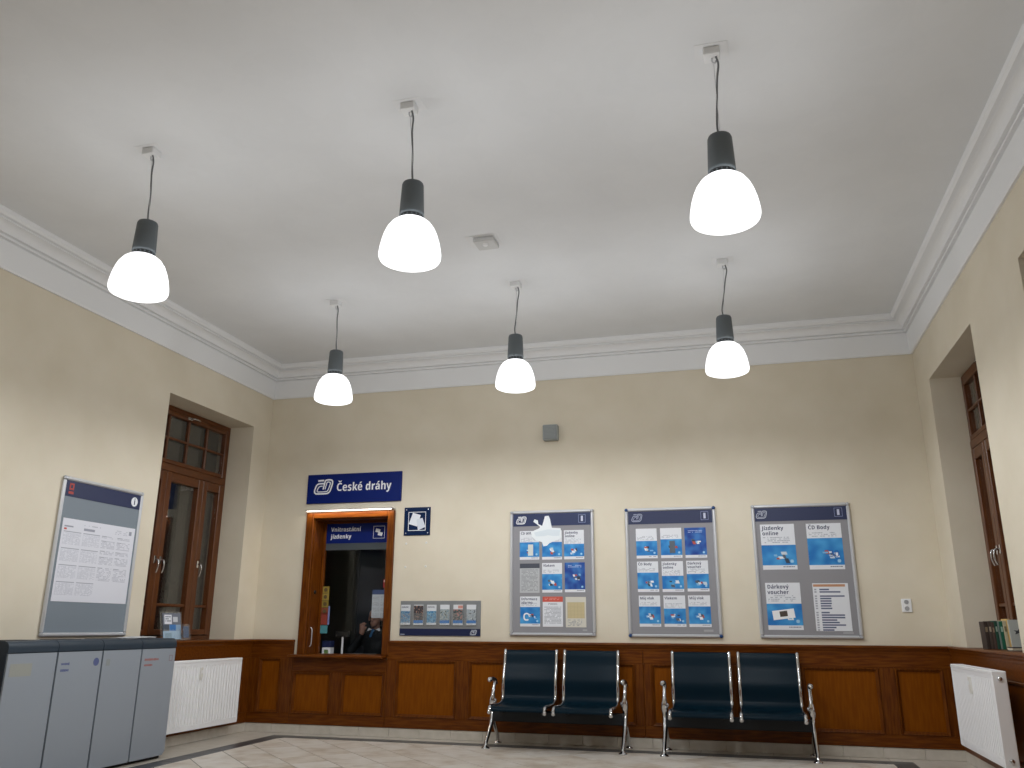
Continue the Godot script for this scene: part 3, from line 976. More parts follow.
# ---------------------------------------------------------------- lamps
func lamps() -> void:
	# x, z of the hook; x, z shift of the lamp's body; own label
	var rows := [
		[1.764, 4.556, 0.050, 0.0, "white dome pendant lamp with grey cap nearest the timetable board wall, hanging before its row-mates"],
		[3.590, 4.580, 0.045, 0.0, "white dome pendant lamp with grey cap, middle of the row away from the ticket window"],
		[5.356, 4.620, 0.010, 0.0, "white dome pendant lamp with grey cap hanging over the hall on the book sill side"],
		[1.725, 1.835, 0.040, 0.0, "white dome pendant lamp with grey cap hanging in front of the ticket window sign"],
		[3.519, 1.840, 0.0, 0.0, "white dome pendant lamp with grey cap above the small grey wall speaker"],
		[5.340, 1.860, -0.020, 0.0, "white dome pendant lamp with grey cap above the board with four large sheets"]]
	rows[0][4] = "white dome pendant lamp with grey cap hanging above the timetable board and recycling bins"
	rows[1][4] = "white dome pendant lamp with grey cap beside the small square ceiling detector"
	rows[2][4] = "white dome pendant lamp with grey cap, the largest one, near the window wall with books"
	var shade := lathe([Vector2(0.064, 0.258), Vector2(0.088, 0.251), Vector2(0.114, 0.230), Vector2(0.136, 0.198), Vector2(0.152, 0.160), Vector2(0.164, 0.118), Vector2(0.172, 0.076), Vector2(0.176, 0.044), Vector2(0.175, 0.026), Vector2(0.169, 0.012)], 40)
	var glass := lathe([Vector2(0.169, 0.012), Vector2(0.150, 0.003), Vector2(0.09, -0.004), Vector2(0.0, -0.006)], 40)
	var body := lathe([Vector2(0.0, 0.500), Vector2(0.045, 0.499), Vector2(0.058, 0.493), Vector2(0.063, 0.480), Vector2(0.071, 0.300), Vector2(0.071, 0.288), Vector2(0.066, 0.284)], 32)
	var neck := lathe([Vector2(0.066, 0.284), Vector2(0.064, 0.281), Vector2(0.064, 0.264), Vector2(0.068, 0.260), Vector2(0.068, 0.252)], 32)
	for r in rows:
		var t := thing("pendant_lamp", r[4], "lamp", Vector3(r[0], 0, r[1]), "pendant lamps in rows under the ceiling")
		block(t, "ceiling_patch", M.patch, Vector3(-0.09, CEIL - 0.002, -0.065), Vector3(0.09, CEIL, 0.065), 0.001)
		block(t, "ceiling_mount", M.plaster, Vector3(-0.044, CEIL - 0.05, -0.042), Vector3(0.044, CEIL - 0.002, 0.042), 0.005)
		put(t, "hook", tube(curve([Vector3(0, CEIL - 0.05, 0), Vector3(0.004, CEIL - 0.075, 0.0), Vector3(0.016, CEIL - 0.085, 0.004), Vector3(0.022, CEIL - 0.07, 0.004)], 12), 0.005, 8), M.alu)
		var dx: float = r[2]
		var y0: float = 3.095 if r[1] < 3.0 else 3.07
		var top := y0 + 0.500
		put(t, "suspension_wire", tube([Vector3(0.008, CEIL - 0.08, 0), Vector3(dx + 0.004, top, 0)], 0.0018, 6), M.alu)
		put(t, "cord", tube(curve([Vector3(0.02, CEIL - 0.045, 0.01), Vector3(0.032, CEIL - 0.10, 0.008), Vector3(0.018 + dx * 0.2, CEIL - 0.19, 0.004), Vector3(0.004 + dx * 0.6, CEIL - 0.33, -0.006), Vector3(dx - 0.008, top + 0.06, 0.0), Vector3(dx, top - 0.003, 0)], 24), 0.0055, 8), M.cable)
		var b := put(t, "housing", body, M.lampbody, Vector3(dx, y0, 0))
		put(b, "vent_collar", neck, M.lampdark)
		for k in 16:
			var a := TAU * k / 16.0
			put(b, "vent_tooth", bevel(Vector3(0.008, 0.016, 0.005), 0.001), M.lampbody, Vector3(cos(a) * 0.0655, 0.272, sin(a) * 0.0655), Vector3(0, -a + PI / 2, 0))
		put(t, "shade", shade, M.lit, Vector3(dx, y0, 0))
		put(t, "diffuser", glass, M.lit, Vector3(dx, y0, 0))
		var l := SpotLight3D.new()
		l.name = "glow"
		l.light_color = Color(0.972, 0.985, 1.0)
		l.light_energy = 3.5
		l.light_size = 0.15
		l.spot_angle = 88.0
		l.spot_angle_attenuation = 0.7
		l.spot_range = 20.0
		l.spot_attenuation = 2.0
		l.shadow_enabled = true
		t.add_child(l)
		l.position = Vector3(dx, y0 + 0.06, 0)
		l.rotation = Vector3(-PI / 2, 0, 0)
		var o := OmniLight3D.new()
		o.name = "shade_glow"
		o.light_color = l.light_color
		o.light_energy = 0.29
		o.light_size = 0.15
		o.omni_range = 20.0
		o.omni_attenuation = 2.0
		o.shadow_enabled = true
		t.add_child(o)
		o.position = Vector3(dx, y0 + 0.13, 0)

# ---------------------------------------------------------------- benches
func benches() -> void:
	var b := thing("waiting_bench", "dark blue steel two-seat bench with chrome arms under the crowded board with the white sticker", "bench", Vector3(3.53, 0, 0), "steel benches along the panelled wall")
	# side profile of a seat in (z, y)
	var pz := curve([Vector3(0, 0.858, 0.070), Vector3(0, 0.872, 0.088), Vector3(0, 0.852, 0.104), Vector3(0, 0.740, 0.126), Vector3(0, 0.640, 0.156), Vector3(0, 0.570, 0.172), Vector3(0, 0.490, 0.176), Vector3(0, 0.430, 0.190), Vector3(0, 0.395, 0.235), Vector3(0, 0.380, 0.32), Vector3(0, 0.382, 0.44), Vector3(0, 0.388, 0.56), Vector3(0, 0.385, 0.622), Vector3(0, 0.370, 0.650), Vector3(0, 0.345, 0.657)], 60)
	var st := start()
	var hw := 0.252
	for k in pz.size() - 1:
		var tg0: Vector3 = (pz[mini(k + 1, pz.size() - 1)] - pz[maxi(k - 1, 0)]).normalized()
		var tg1: Vector3 = (pz[mini(k + 2, pz.size() - 1)] - pz[k]).normalized()
		var n0 := Vector3(0, tg0.z, -tg0.y)
		var n1 := Vector3(0, tg1.z, -tg1.y)
		for s in [1.0, -1.0]:
			var o0: Vector3 = n0 * 0.004 * s
			var o1: Vector3 = n1 * 0.004 * s
			quad_n(st, [pz[k] + o0 + Vector3(-hw, 0, 0), n0 * s], [pz[k] + o0 + Vector3(hw, 0, 0), n0 * s], [pz[k + 1] + o1 + Vector3(hw, 0, 0), n1 * s], [pz[k + 1] + o1 + Vector3(-hw, 0, 0), n1 * s])
	var shell_mesh := st.commit()
	var side := start()
	add_tube(side, pz, 0.0165, 12)
	var side_mesh := side.commit()
	block(b, "beam", M.seatdark, Vector3(-0.63, 0.225, 0.25), Vector3(0.63, 0.325, 0.34), 0.006)
	for sx in [-0.305, 0.305]:
		var s := put(b, "seat", shell_mesh, M.seat, Vector3(sx, 0, 0))
		for e in [-1.0, 1.0]:
			put(s, "side_rail", side_mesh, M.chrome, Vector3(e * 0.264, 0, 0))
			put(s, "rail_tip", lathe([Vector2(0, 0.021), Vector2(0.015, 0.015), Vector2(0.021, 0), Vector2(0.015, -0.015), Vector2(0, -0.021)], 14), M.chrome, Vector3(e * 0.264, 0.338, 0.657))
			put(s, "bracket", bevel(Vector3(0.03, 0.06, 0.26), 0.004), M.seatdark, Vector3(e * 0.18, 0.345, 0.36))
	for e in [-1.0, 1.0]:
		var g := Node3D.new()
		g.name = "leg_frame"
		b.add_child(g, true)
		g.position = Vector3(e * 0.646, 0, 0)
		put(g, "leg", tube(curve([Vector3(0, 0.36, 0.265), Vector3(0, 0.29, 0.275), Vector3(0, 0.20, 0.325), Vector3(0, 0.11, 0.42), Vector3(0, 0.05, 0.485), Vector3(0, 0.02, 0.50)], 18), [0.024, 0.026, 0.027, 0.027, 0.026, 0.025, 0.024, 0.023, 0.022, 0.021, 0.020, 0.020, 0.019, 0.019, 0.018, 0.018, 0.017, 0.017, 0.017], 12), M.chrome)
		put(g, "leg", tube(curve([Vector3(0, 0.30, 0.27), Vector3(0, 0.24, 0.25), Vector3(0, 0.17, 0.19), Vector3(0, 0.08, 0.11), Vector3(0, 0.02, 0.085)], 18), 0.019, 12), M.chrome)
		for fz in [0.50, 0.085]:
			put(g, "foot", lathe([Vector2(0, 0.03), Vector2(0.018, 0.03), Vector2(0.020, 0.02), Vector2(0.038, 0.012), Vector2(0.040, 0.004), Vector2(0.040, 0.0)], 20), M.chrome, Vector3(0, 0, fz))
		put(g, "arm_post", tube(curve([Vector3(0, 0.33, 0.268), Vector3(0, 0.40, 0.285), Vector3(0, 0.47, 0.275), Vector3(0, 0.54, 0.235), Vector3(0, 0.59, 0.205)], 18), [0.024, 0.026, 0.03, 0.034, 0.036, 0.034, 0.03, 0.026, 0.022, 0.020, 0.019, 0.018, 0.018, 0.017, 0.017, 0.017, 0.017, 0.017, 0.017], 12), M.chrome)
		put(g, "armrest", tube(curve([Vector3(0, 0.560, 0.165), Vector3(0, 0.592, 0.20), Vector3(0, 0.608, 0.27), Vector3(0, 0.608, 0.37)], 16), 0.018, 12), M.seatdark)
		put(g, "arm_tip", lathe([Vector2(0, 0.032), Vector2(0.018, 0.026), Vector2(0.026, 0.008), Vector2(0.024, -0.01), Vector2(0.014, -0.02), Vector2(0, -0.022)], 16), M.chrome, Vector3(0, 0.606, 0.378), Vector3(PI / 2, 0, 0))
		put(g, "arm_bolt", lathe([Vector2(0, 0.03), Vector2(0.016, 0.026), Vector2(0.018, 0.0), Vector2(0, 0)], 14), M.chrome, Vector3(-e * 0.012, 0.41, 0.285), Vector3(0, 0, e * PI / 2))
	var b2 := b.duplicate()
	b2.name = numbered("waiting_bench")
	add_child(b2)
	b2.position = Vector3(5.19, 0, 0.0)
	b2.set_meta("label", "dark blue steel two-seat bench with chrome arms below the boards with nine and four sheets")

# ---------------------------------------------------------------- radiators
# local frame: along +x from 0 to len, front towards +z, back on the wall at z = 0
func radiator(label: String, at: Vector3, turn: float, length: float, h: float, depth: float, back: float) -> void:
	var r := thing("radiator", label, "radiator", at, "white panel radiators under the windows")
	r.rotation.y = turn
	for q in [[depth, "front_panel"], [back + 0.012, "rear_panel"]]:
		var st := start()
		var n := int(length / 0.0475)
		var p := (length - 0.03) / n
		var prof := [[0.0, 0.0], [0.30, 0.0], [0.42, -0.009], [0.58, -0.009], [0.70, 0.0], [1.0, 0.0]]
		var rows := [[0.0, 0.0], [0.028, 0.0], [0.05, 1.0], [h - 0.075, 1.0], [h - 0.05, 0.0], [h - 0.02, 0.0]]
		for k in n:
			for a in 5:
				for c in 5:
					var pts := []
					for g in [[a, c], [a + 1, c], [a + 1, c + 1], [a, c + 1]]:
						pts.append(Vector3(0.015 + (k + prof[g[0]][0]) * p, rows[g[1]][0], q[0] - 0.002 + prof[g[0]][1] * rows[g[1]][1]))
					poly3(st, pts, Vector3(0, 0, 1))
		for e in [0.015, length - 0.015]:
			poly3(st, [Vector3(e, 0, q[0] - 0.002), Vector3(e, h - 0.02, q[0] - 0.002), Vector3(e, h - 0.02, q[0] - 0.012), Vector3(e, 0, q[0] - 0.012)], Vector3(e - 0.5, 0, 0))
		poly3(st, [Vector3(0.015, 0, q[0] - 0.012), Vector3(length - 0.015, 0, q[0] - 0.012), Vector3(length - 0.015, 0, q[0] - 0.002), Vector3(0.015, 0, q[0] - 0.002)], Vector3(0, -1, 0))
		poly3(st, [Vector3(0.015, 0, q[0] - 0.013), Vector3(length - 0.015, 0, q[0] - 0.013), Vector3(length - 0.015, h - 0.02, q[0] - 0.013), Vector3(0.015, h - 0.02, q[0] - 0.013)], Vector3(0, 0, -1))
		put(r, q[1], st.commit(), M.radiator)
	# convector fins between the panels
	var fin := start()
	for k in int(length / 0.05):
		add_bevel(fin, Vector3(0.0015, h - 0.1, depth - back - 0.035), 0.0003, Vector3(0.04 + k * 0.05, (h - 0.1) / 2 + 0.03, (depth + back) / 2))
	var fo := put(r, "convector_fins", fin.commit(), M.radiator)
	fo.set_meta("kind", "stuff")
	# side covers and top grille
	for e in [0.0, length - 0.014]:
		block(r, "side_cover", M.radiator, Vector3(e, 0.0, back), Vector3(e + 0.014, h, depth), 0.005)
	block(r, "top_edge", M.radiator, Vector3(0.0, h - 0.026, depth - 0.012), Vector3(length, h, depth + 0.002), 0.005)
	block(r, "top_edge", M.radiator, Vector3(0.0, h - 0.026, back), Vector3(length, h, back + 0.012), 0.004)
	var ns := int(length / 0.06)
	for k in ns:
		block(r, "grille_slat", M.radiator, Vector3(0.014 + k * (length - 0.028) / ns, h - 0.01, back + 0.012), Vector3(0.014 + k * (length - 0.028) / ns + 0.032, h - 0.003, depth - 0.012), 0.001)
	for bx in [0.42, length - 0.42]:
		block(r, "wall_bracket", M.radiator, Vector3(bx - 0.02, 0.06, 0.002), Vector3(bx + 0.02, h - 0.06, back), 0.003)
	# heat meter clipped to the front
	var hm := put(r, "heat_meter", prism(PackedVector2Array([Vector2(-0.017, 0.055), Vector2(0.017, 0.055), Vector2(0.017, -0.03), Vector2(0.008, -0.06), Vector2(-0.008, -0.06), Vector2(-0.017, -0.03)]), 0.02), M.plug, Vector3(length * 0.5, h - 0.125, depth - 0.004))
	put(hm, "dial", bevel(Vector3(0.018, 0.03, 0.003), 0.001), M.radiator, Vector3(0, 0.015, 0.021))
	# plug, vent and valve at the end covers
	var endx: float = length if turn > 0.0 else 0.0
	for yy in [0.045, h - 0.05]:
		put(r, "plug", lathe([Vector2(0, 0.016), Vector2(0.012, 0.016), Vector2(0.016, 0.010), Vector2(0.016, 0.0)], 14), M.chrome, Vector3(0.0 if turn > 0 else 0.0, yy, (depth + back) / 2), Vector3(0, 0, PI / 2))
		put(r, "plug", lathe([Vector2(0, 0.016), Vector2(0.012, 0.016), Vector2(0.016, 0.010), Vector2(0.016, 0.0)], 14), M.chrome, Vector3(length, yy, (depth + back) / 2), Vector3(0, 0, -PI / 2))

func radiators() -> void:
	# left: local +x runs towards -z
	radiator("white panel radiator beside the recycling bins", Vector3(0.026, 0.135, 1.80), PI / 2, 1.42, 0.635, 0.115, 0.045)
	radiator("white panel radiator below the sill with the books", Vector3(W - 0.026, 0.225, 0.80), -PI / 2, 1.21, 0.605, 0.175, 0.085)

# ---------------------------------------------------------------- recycling bins
func bins() -> void:
	var marks := [["c8b65a", "grey recycling bin with a faded yellow label, at the end away from the radiator"], ["5a6490", "grey recycling bin with blue print and a round blue emblem"], ["8f9376", "grey recycling bin with a barely visible green label"], ["a8706c", "grey recycling bin with red print, beside the white radiator"]]
	var zs := [3.69, 3.235, 2.771, 2.316]
	var ze := [3.235, 2.771, 2.316, 1.865]
	var H := 0.985
	var xf := 0.405
	for k in 4:
		var w: float = zs[k] - ze[k] - 0.006
		# local frame: +x towards -z of the room (seen left to right), +z into the room
		var t := thing("recycling_bin", marks[k][1], "bin", Vector3(0.045, 0.0, zs[k] - 0.003), "recycling bins in a row by the wall")
		t.rotation.y = PI / 2
		var D := xf - 0.045
		# casing: side profile (z, y) with a rounded front top, extruded across
		var pr := PackedVector2Array([Vector2(0, 0.022), Vector2(0, H)])
		for a in 9:
			var th := PI / 2 * a / 8.0
			pr.append(Vector2(D - 0.045 + 0.045 * sin(th), H - 0.045 + 0.045 * cos(th)))
		pr.append_array([Vector2(D, H - 0.078), Vector2(D - 0.012, H - 0.080), Vector2(D - 0.012, 0.05), Vector2(D - 0.04, 0.022)])
		put(t, "casing", prism(pr, w), M.bin, Vector3(w, 0, 0), Vector3(0, -PI / 2, 0))
		# slot opening in the lid
		block(t, "slot_frame", M.black, Vector3(w * 0.2, H - 0.002, 0.08), Vector3(w * 0.8, H + 0.004, 0.22), 0.002)
		# door: rounded lower corner at the row's end
		var dw := w - 0.012
		var dh := H - 0.085 - 0.028
		var c := 0.03
		var dp := PackedVector2Array([Vector2(0, 0), Vector2(dw - (c if k == 3 else 0.006), 0), Vector2(dw, c if k == 3 else 0.006), Vector2(dw, dh), Vector2(0, dh)])
		var d := put(t, "door", prism(dp, 0.012), M.bindoor, Vector3(0.006, 0.028, D - 0.012))
		block(t, "plinth", M.black, Vector3(0.0, 0.0, 0.02), Vector3(w, 0.03, D - 0.05), 0.003)
		# faded print
		var ink := mat(marks[k][0], 0.6)
		if k == 0:
			ink = mat("a1a39c", 0.6)
			put(d, "faded_label", card(0.19, 0.085, 0.0008), ink, Vector3(0.125, dh - 0.11, 0.012))
		elif k == 2:
			put(d, "faded_label", card(0.04, 0.05, 0.0008), mat("979d9c", 0.6), Vector3(0.06, dh - 0.09, 0.012))
		else:
			for q in 2:
				var st := start()
				var x := 0.0
				var total: float = [0.07, 0.17][1 if k == 3 else 0] * (1.0 if q == 0 else [1.0, 0.55][1 if k == 3 else 0])
				while x < total:
					var s := rng.randf_range(0.008, 0.016)
					add_bevel(st, Vector3(s * 0.8, rng.randf_range(0.012, 0.02), 0.0008), 0.0002, Vector3(x + s / 2, 0, 0))
					x += s
				put(d, "lettering", st.commit(), ink, Vector3(0.035, dh - 0.085 - q * 0.045, 0.0125))
			put(d, "emblem", lathe([Vector2(0, 0.001), Vector2(0.030, 0.001), Vector2(0.030, 0)], 20) if k == 1 else ring_mesh(0.045, 0.05, 0.006, 0.001), ink if k == 1 else mat("95868a", 0.6), Vector3(dw - 0.055, dh - 0.08, 0.012), Vector3(PI / 2 if k == 1 else 0.0, 0, 0))
	# papers left on the lid next to the window
	for k in 3:
		var pp := thing("paper_sheet", ["white paper sheet lying on the bin lids by the window", "white paper sheet, crooked, on top of the bin lids", "folded white leaflet on the edge of the bin lids"][k], "paper", Vector3(0.22, 0.986 + 0.003 + k * 0.004, 2.22 - k * 0.05), "papers on the recycling bins")
		put(pp, "paper", card(0.30 - k * 0.05, 0.21, 0.002), M.white, Vector3.ZERO, Vector3(-PI / 2, 0.3 * k + 1.4, 0))
		block(pp, "fold", M.white, Vector3(-0.06, 0.0005, -0.04), Vector3(0.06, 0.0035, 0.05), 0.0008)

# ---------------------------------------------------------------- prints
func lines(img: Image, x0: int, y0: int, x1: int, y1: int, step: int, col: Color, fill := 0.8) -> void:
	var y := y0
	while y < y1:
		var x := x0
		while x < x1:
			var w := rng.randi_range(2, 7)
			if rng.randf() < fill:
				img.fill_rect(Rect2i(x, y, mini(w, x1 - x), maxi(1, step / 2)), col)
			x += w + 1
		y += step

func table_image(w: int, h: int, bg: String, rows: int, cols: int, step := 3) -> Image:
	var img := Image.create(w, h, false, Image.FORMAT_RGB8)
	img.fill(Color.html(bg))
	var ink := Color.html("8a8d96")
	var cw := w / cols
	var rh := h / rows
	for r in rows:
		for c in cols:
			if r == 0 and c % 2 == 1:
				continue
			lines(img, c * cw + 4, r * rh + 6, (c + 1) * cw - 4, (r + 1) * rh - 4, step, ink, 0.75)
	return img

# one information sheet: white head with grey text lines, a blue picture, a white foot
func sheet_image(kind: int, sd: int, split: float) -> Image:
	rng.seed = sd * 131 + 7
	var w := 96
	var h := 136
	var img := Image.create(w, h, false, Image.FORMAT_RGB8)
	img.fill(Color.html("e3e5ea"))
	var ink := Color.html("a2a5b0")
	match kind:
		0, 1:      # picture sheet; 1: picture over the whole sheet
			var f := FastNoiseLite.new()
			f.seed = sd
			f.frequency = 0.016
			f.fractal_octaves = 2
			var y0 := int(h * split) if kind == 0 else 0
			var y1 := int(h * 0.91)
			var dark := Color.html("2474bd") if kind == 0 else Color.html("1d3f8e")
			var light := Color.html("4a9fd8") if kind == 0 else Color.html("3f78bc")
			for y in range(y0, y1):
				for x in w:
					var q := clampf(f.get_noise_2d(x, y) * 0.9 + 0.45, 0.0, 1.0)
					img.set_pixel(x, y, dark.lerp(light, q))
			# what the picture shows: pale, dark and red shapes in the middle
			var cx := w * rng.randf_range(0.45, 0.6)
			var cy := (y0 + y1) * 0.5 + 4
			for k in 7:
				var px := int(cx + rng.randf_range(-20, 14))
				var py := int(cy + rng.randf_range(-14, 8))
				var col: Color = [Color.html("dfe6ec"), Color.html("c9d4dd"), Color.html("3a4454"), Color.html("b7544a"), Color.html("e9eef2"), Color.html("7fb6dd"), Color.html("59616e")][(k + sd) % 7]
				var rw := rng.randi_range(6, 16)
				var rh := rng.randi_range(5, 14)
				for yy in rh:
					img.fill_rect(Rect2i(clampi(px + yy / 3, 0, w - 2), clampi(py + yy, y0, y1 - 1), mini(rw, w - px - yy / 3 - 1), 1), col)
			for yy in range(-5, 6):
				for xx in range(-5, 6):
					if xx * xx + yy * yy < 26:
						img.set_pixel(clampi(w - 14 + xx, 0, w - 1), clampi(y1 - 12 + yy, 0, h - 1), Color.html("9fcbe8"))
			if kind == 0:
				lines(img, 6, int(h * split * 0.62), int(w * 0.85), y0 - 4, 5, ink, 0.6)
			else:
				lines(img, 16, 12, w - 16, 26, 7, Color.html("b9c6e2"), 0.85)
			lines(img, int(w * 0.6), int(h * 0.94), w - 6, int(h * 0.975), 5, Color.html("4a4f66"), 0.95)
		2:         # plain text on grey with a dark head
			img.fill(Color.html("b9bbbd"))
			img.fill_rect(Rect2i(0, 0, w, 22), Color.html("4b4e5a"))
			lines(img, 8, 28, w - 8, h - 8, 6, Color.html("8f9196"), 0.8)
		3:         # text under a red head
			img.fill_rect(Rect2i(0, 0, w, 24), Color.html("cf5a4c"))
			lines(img, 10, 6, w - 14, 18, 6, Color.html("e39a90"), 0.6)
			lines(img, 26, 30, w - 26, 38, 5, Color.html("7c7f88"), 0.9)
			lines(img, 8, 46, w - 8, h - 14, 6, Color.html("a0a3ab"), 0.85)
		4:         # beige timetable
			img.fill(Color.html("d6d2c6"))
			img.fill_rect(Rect2i(8, 24, w - 16, 72), Color.html("cdbd94"))
			for k in 12:
				img.fill_rect(Rect2i(8, 24 + k * 6, w - 16, 1), Color.html("ada07c"))
			for k in 6:
				img.fill_rect(Rect2i(8 + k * 16, 24, 1, 72), Color.html("b5a886"))
			lines(img, 10, 102, w - 20, h - 8, 6, Color.html("9b9ba0"), 0.6)
		5:         # price list: grouped dark rows
			img.fill_rect(Rect2i(2, 3, w - 10, 7), Color.html("c08f6e"))
			var y := 16
			for k in 17:
				if k in [2, 8]:
					y += 5
				img.fill_rect(Rect2i(4, y, 6, 4), Color.html("a4a6b0"))
				img.fill_rect(Rect2i(18, y, [26, 56, 66, 30, 30, 30, 28, 30, 22, 62, 62, 40, 46, 62, 36, 30, 26][k], 4), Color.html("5d6380"))
				y += 7
	return img

# the railway's emblem: slanted rounded strokes, w x h
func emblem(parent: Node, at: Vector3, w: float, m: Material, rot := Vector3.ZERO) -> void:
	var k := w / 230.0
	var st := start()
	var strokes := [
		[16.0, [Vector2(185, 148), Vector2(125, 150), Vector2(98, 170), Vector2(80, 225), Vector2(92, 252), Vector2(125, 257), Vector2(225, 256), Vector2(258, 238), Vector2(272, 205), Vector2(288, 140), Vector2(270, 112), Vector2(208, 113), Vector2(196, 140), Vector2(180, 212)]],
		[11.0, [Vector2(172, 175), Vector2(140, 177), Vector2(122, 195), Vector2(110, 225), Vector2(124, 236), Vector2(212, 235), Vector2(238, 220), Vector2(262, 150), Vector2(250, 134), Vector2(226, 134), Vector2(218, 150), Vector2(203, 210)]],
		[18.0, [Vector2(116, 117), Vector2(150, 115), Vector2(185, 114)]]]
	for s in strokes:
		var p := []
		for v in s[1]:
			p.append(Vector3((v.x - 185.0) * k, (184.0 - v.y) * k, 0))
		if p.size() > 3:
			p = curve(p, 40)
		var hw: float = s[0] * 0.5 * k
		for i in p.size() - 1:
			var quad := PackedVector2Array()
			for e in [[i, 1.0], [i, -1.0], [i + 1, -1.0], [i + 1, 1.0]]:
				var tg: Vector3 = (p[mini(e[0] + 1, p.size() - 1)] - p[maxi(e[0] - 1, 0)]).normalized()
				var q: Vector3 = p[e[0]] + Vector3(-tg.y, tg.x, 0) * hw * e[1]
				quad.append(Vector2(q.x, q.y))
			if Geometry2D.triangulate_polygon(quad).size() == 6:
				add_prism(st, quad, 0.001)
	put(parent, "emblem", st.commit(), m, at, rot)

# ---------------------------------------------------------------- notice boards
# local frame: facing +z, centred
func board(called: String, label: String, at: Vector3, turn: float, w: float, h: float, back: Material, corner: Material, head: Material) -> Node3D:
	var b := thing(called, label, "notice board", at, "aluminium framed notice boards")
	b.rotation.y = turn
	block(b, "back_panel", back, Vector3(-w / 2 + 0.01, -h / 2 + 0.01, 0.002), Vector3(w / 2 - 0.01, h / 2 - 0.01, 0.014), 0.001)
	# frame rails: rounded aluminium profile
	for sx in [-1.0, 1.0]:
		block(b, "frame_rail", M.alu, Vector3(sx * w / 2 - (0.032 if sx > 0 else 0.0), -h / 2 + 0.03, 0.0), Vector3(sx * w / 2 + (0.032 if sx < 0 else 0.0), h / 2 - 0.03, 0.03), 0.01)
		block(b, "frame_rail", M.alu, Vector3(-w / 2 + 0.03, sx * h / 2 - (0.032 if sx > 0 else 0.0), 0.0), Vector3(w / 2 - 0.03, sx * h / 2 + (0.032 if sx < 0 else 0.0), 0.03), 0.01)
		for sy in [-1.0, 1.0]:
			block(b, "corner_cap", corner, Vector3(sx * (w / 2 + 0.001) - (0.034 if sx > 0 else 0.0), sy * (h / 2 + 0.001) - (0.034 if sy > 0 else 0.0), 0.0), Vector3(sx * (w / 2 + 0.001) + (0.034 if sx < 0 else 0.0), sy * (h / 2 + 0.001) + (0.034 if sy < 0 else 0.0), 0.031), 0.011)
	put(b, "header", card(w - 0.064, 0.13, 0.002), head, Vector3(0, h / 2 - 0.032 - 0.065, 0.0145))
	return b

func sheet(label: String, at: Vector3, w: float, h: float, kind: int, sd: int, split: float, title: Array, group: String, turn := 0.0) -> Node3D:
	var s := thing("information_sheet", label, "sheet", at, group)
	s.rotation.y = turn
	var p := put(s, "paper", card(w, h), image_mat(sheet_image(kind, sd, split)))
	var em := h * 0.115
	for k in title.size():
		text(p, title[k], em, Vector3(-w * 0.45, h * 0.5 - em * (0.75 + k * 1.02), 0.0012), M.ink)
	return s

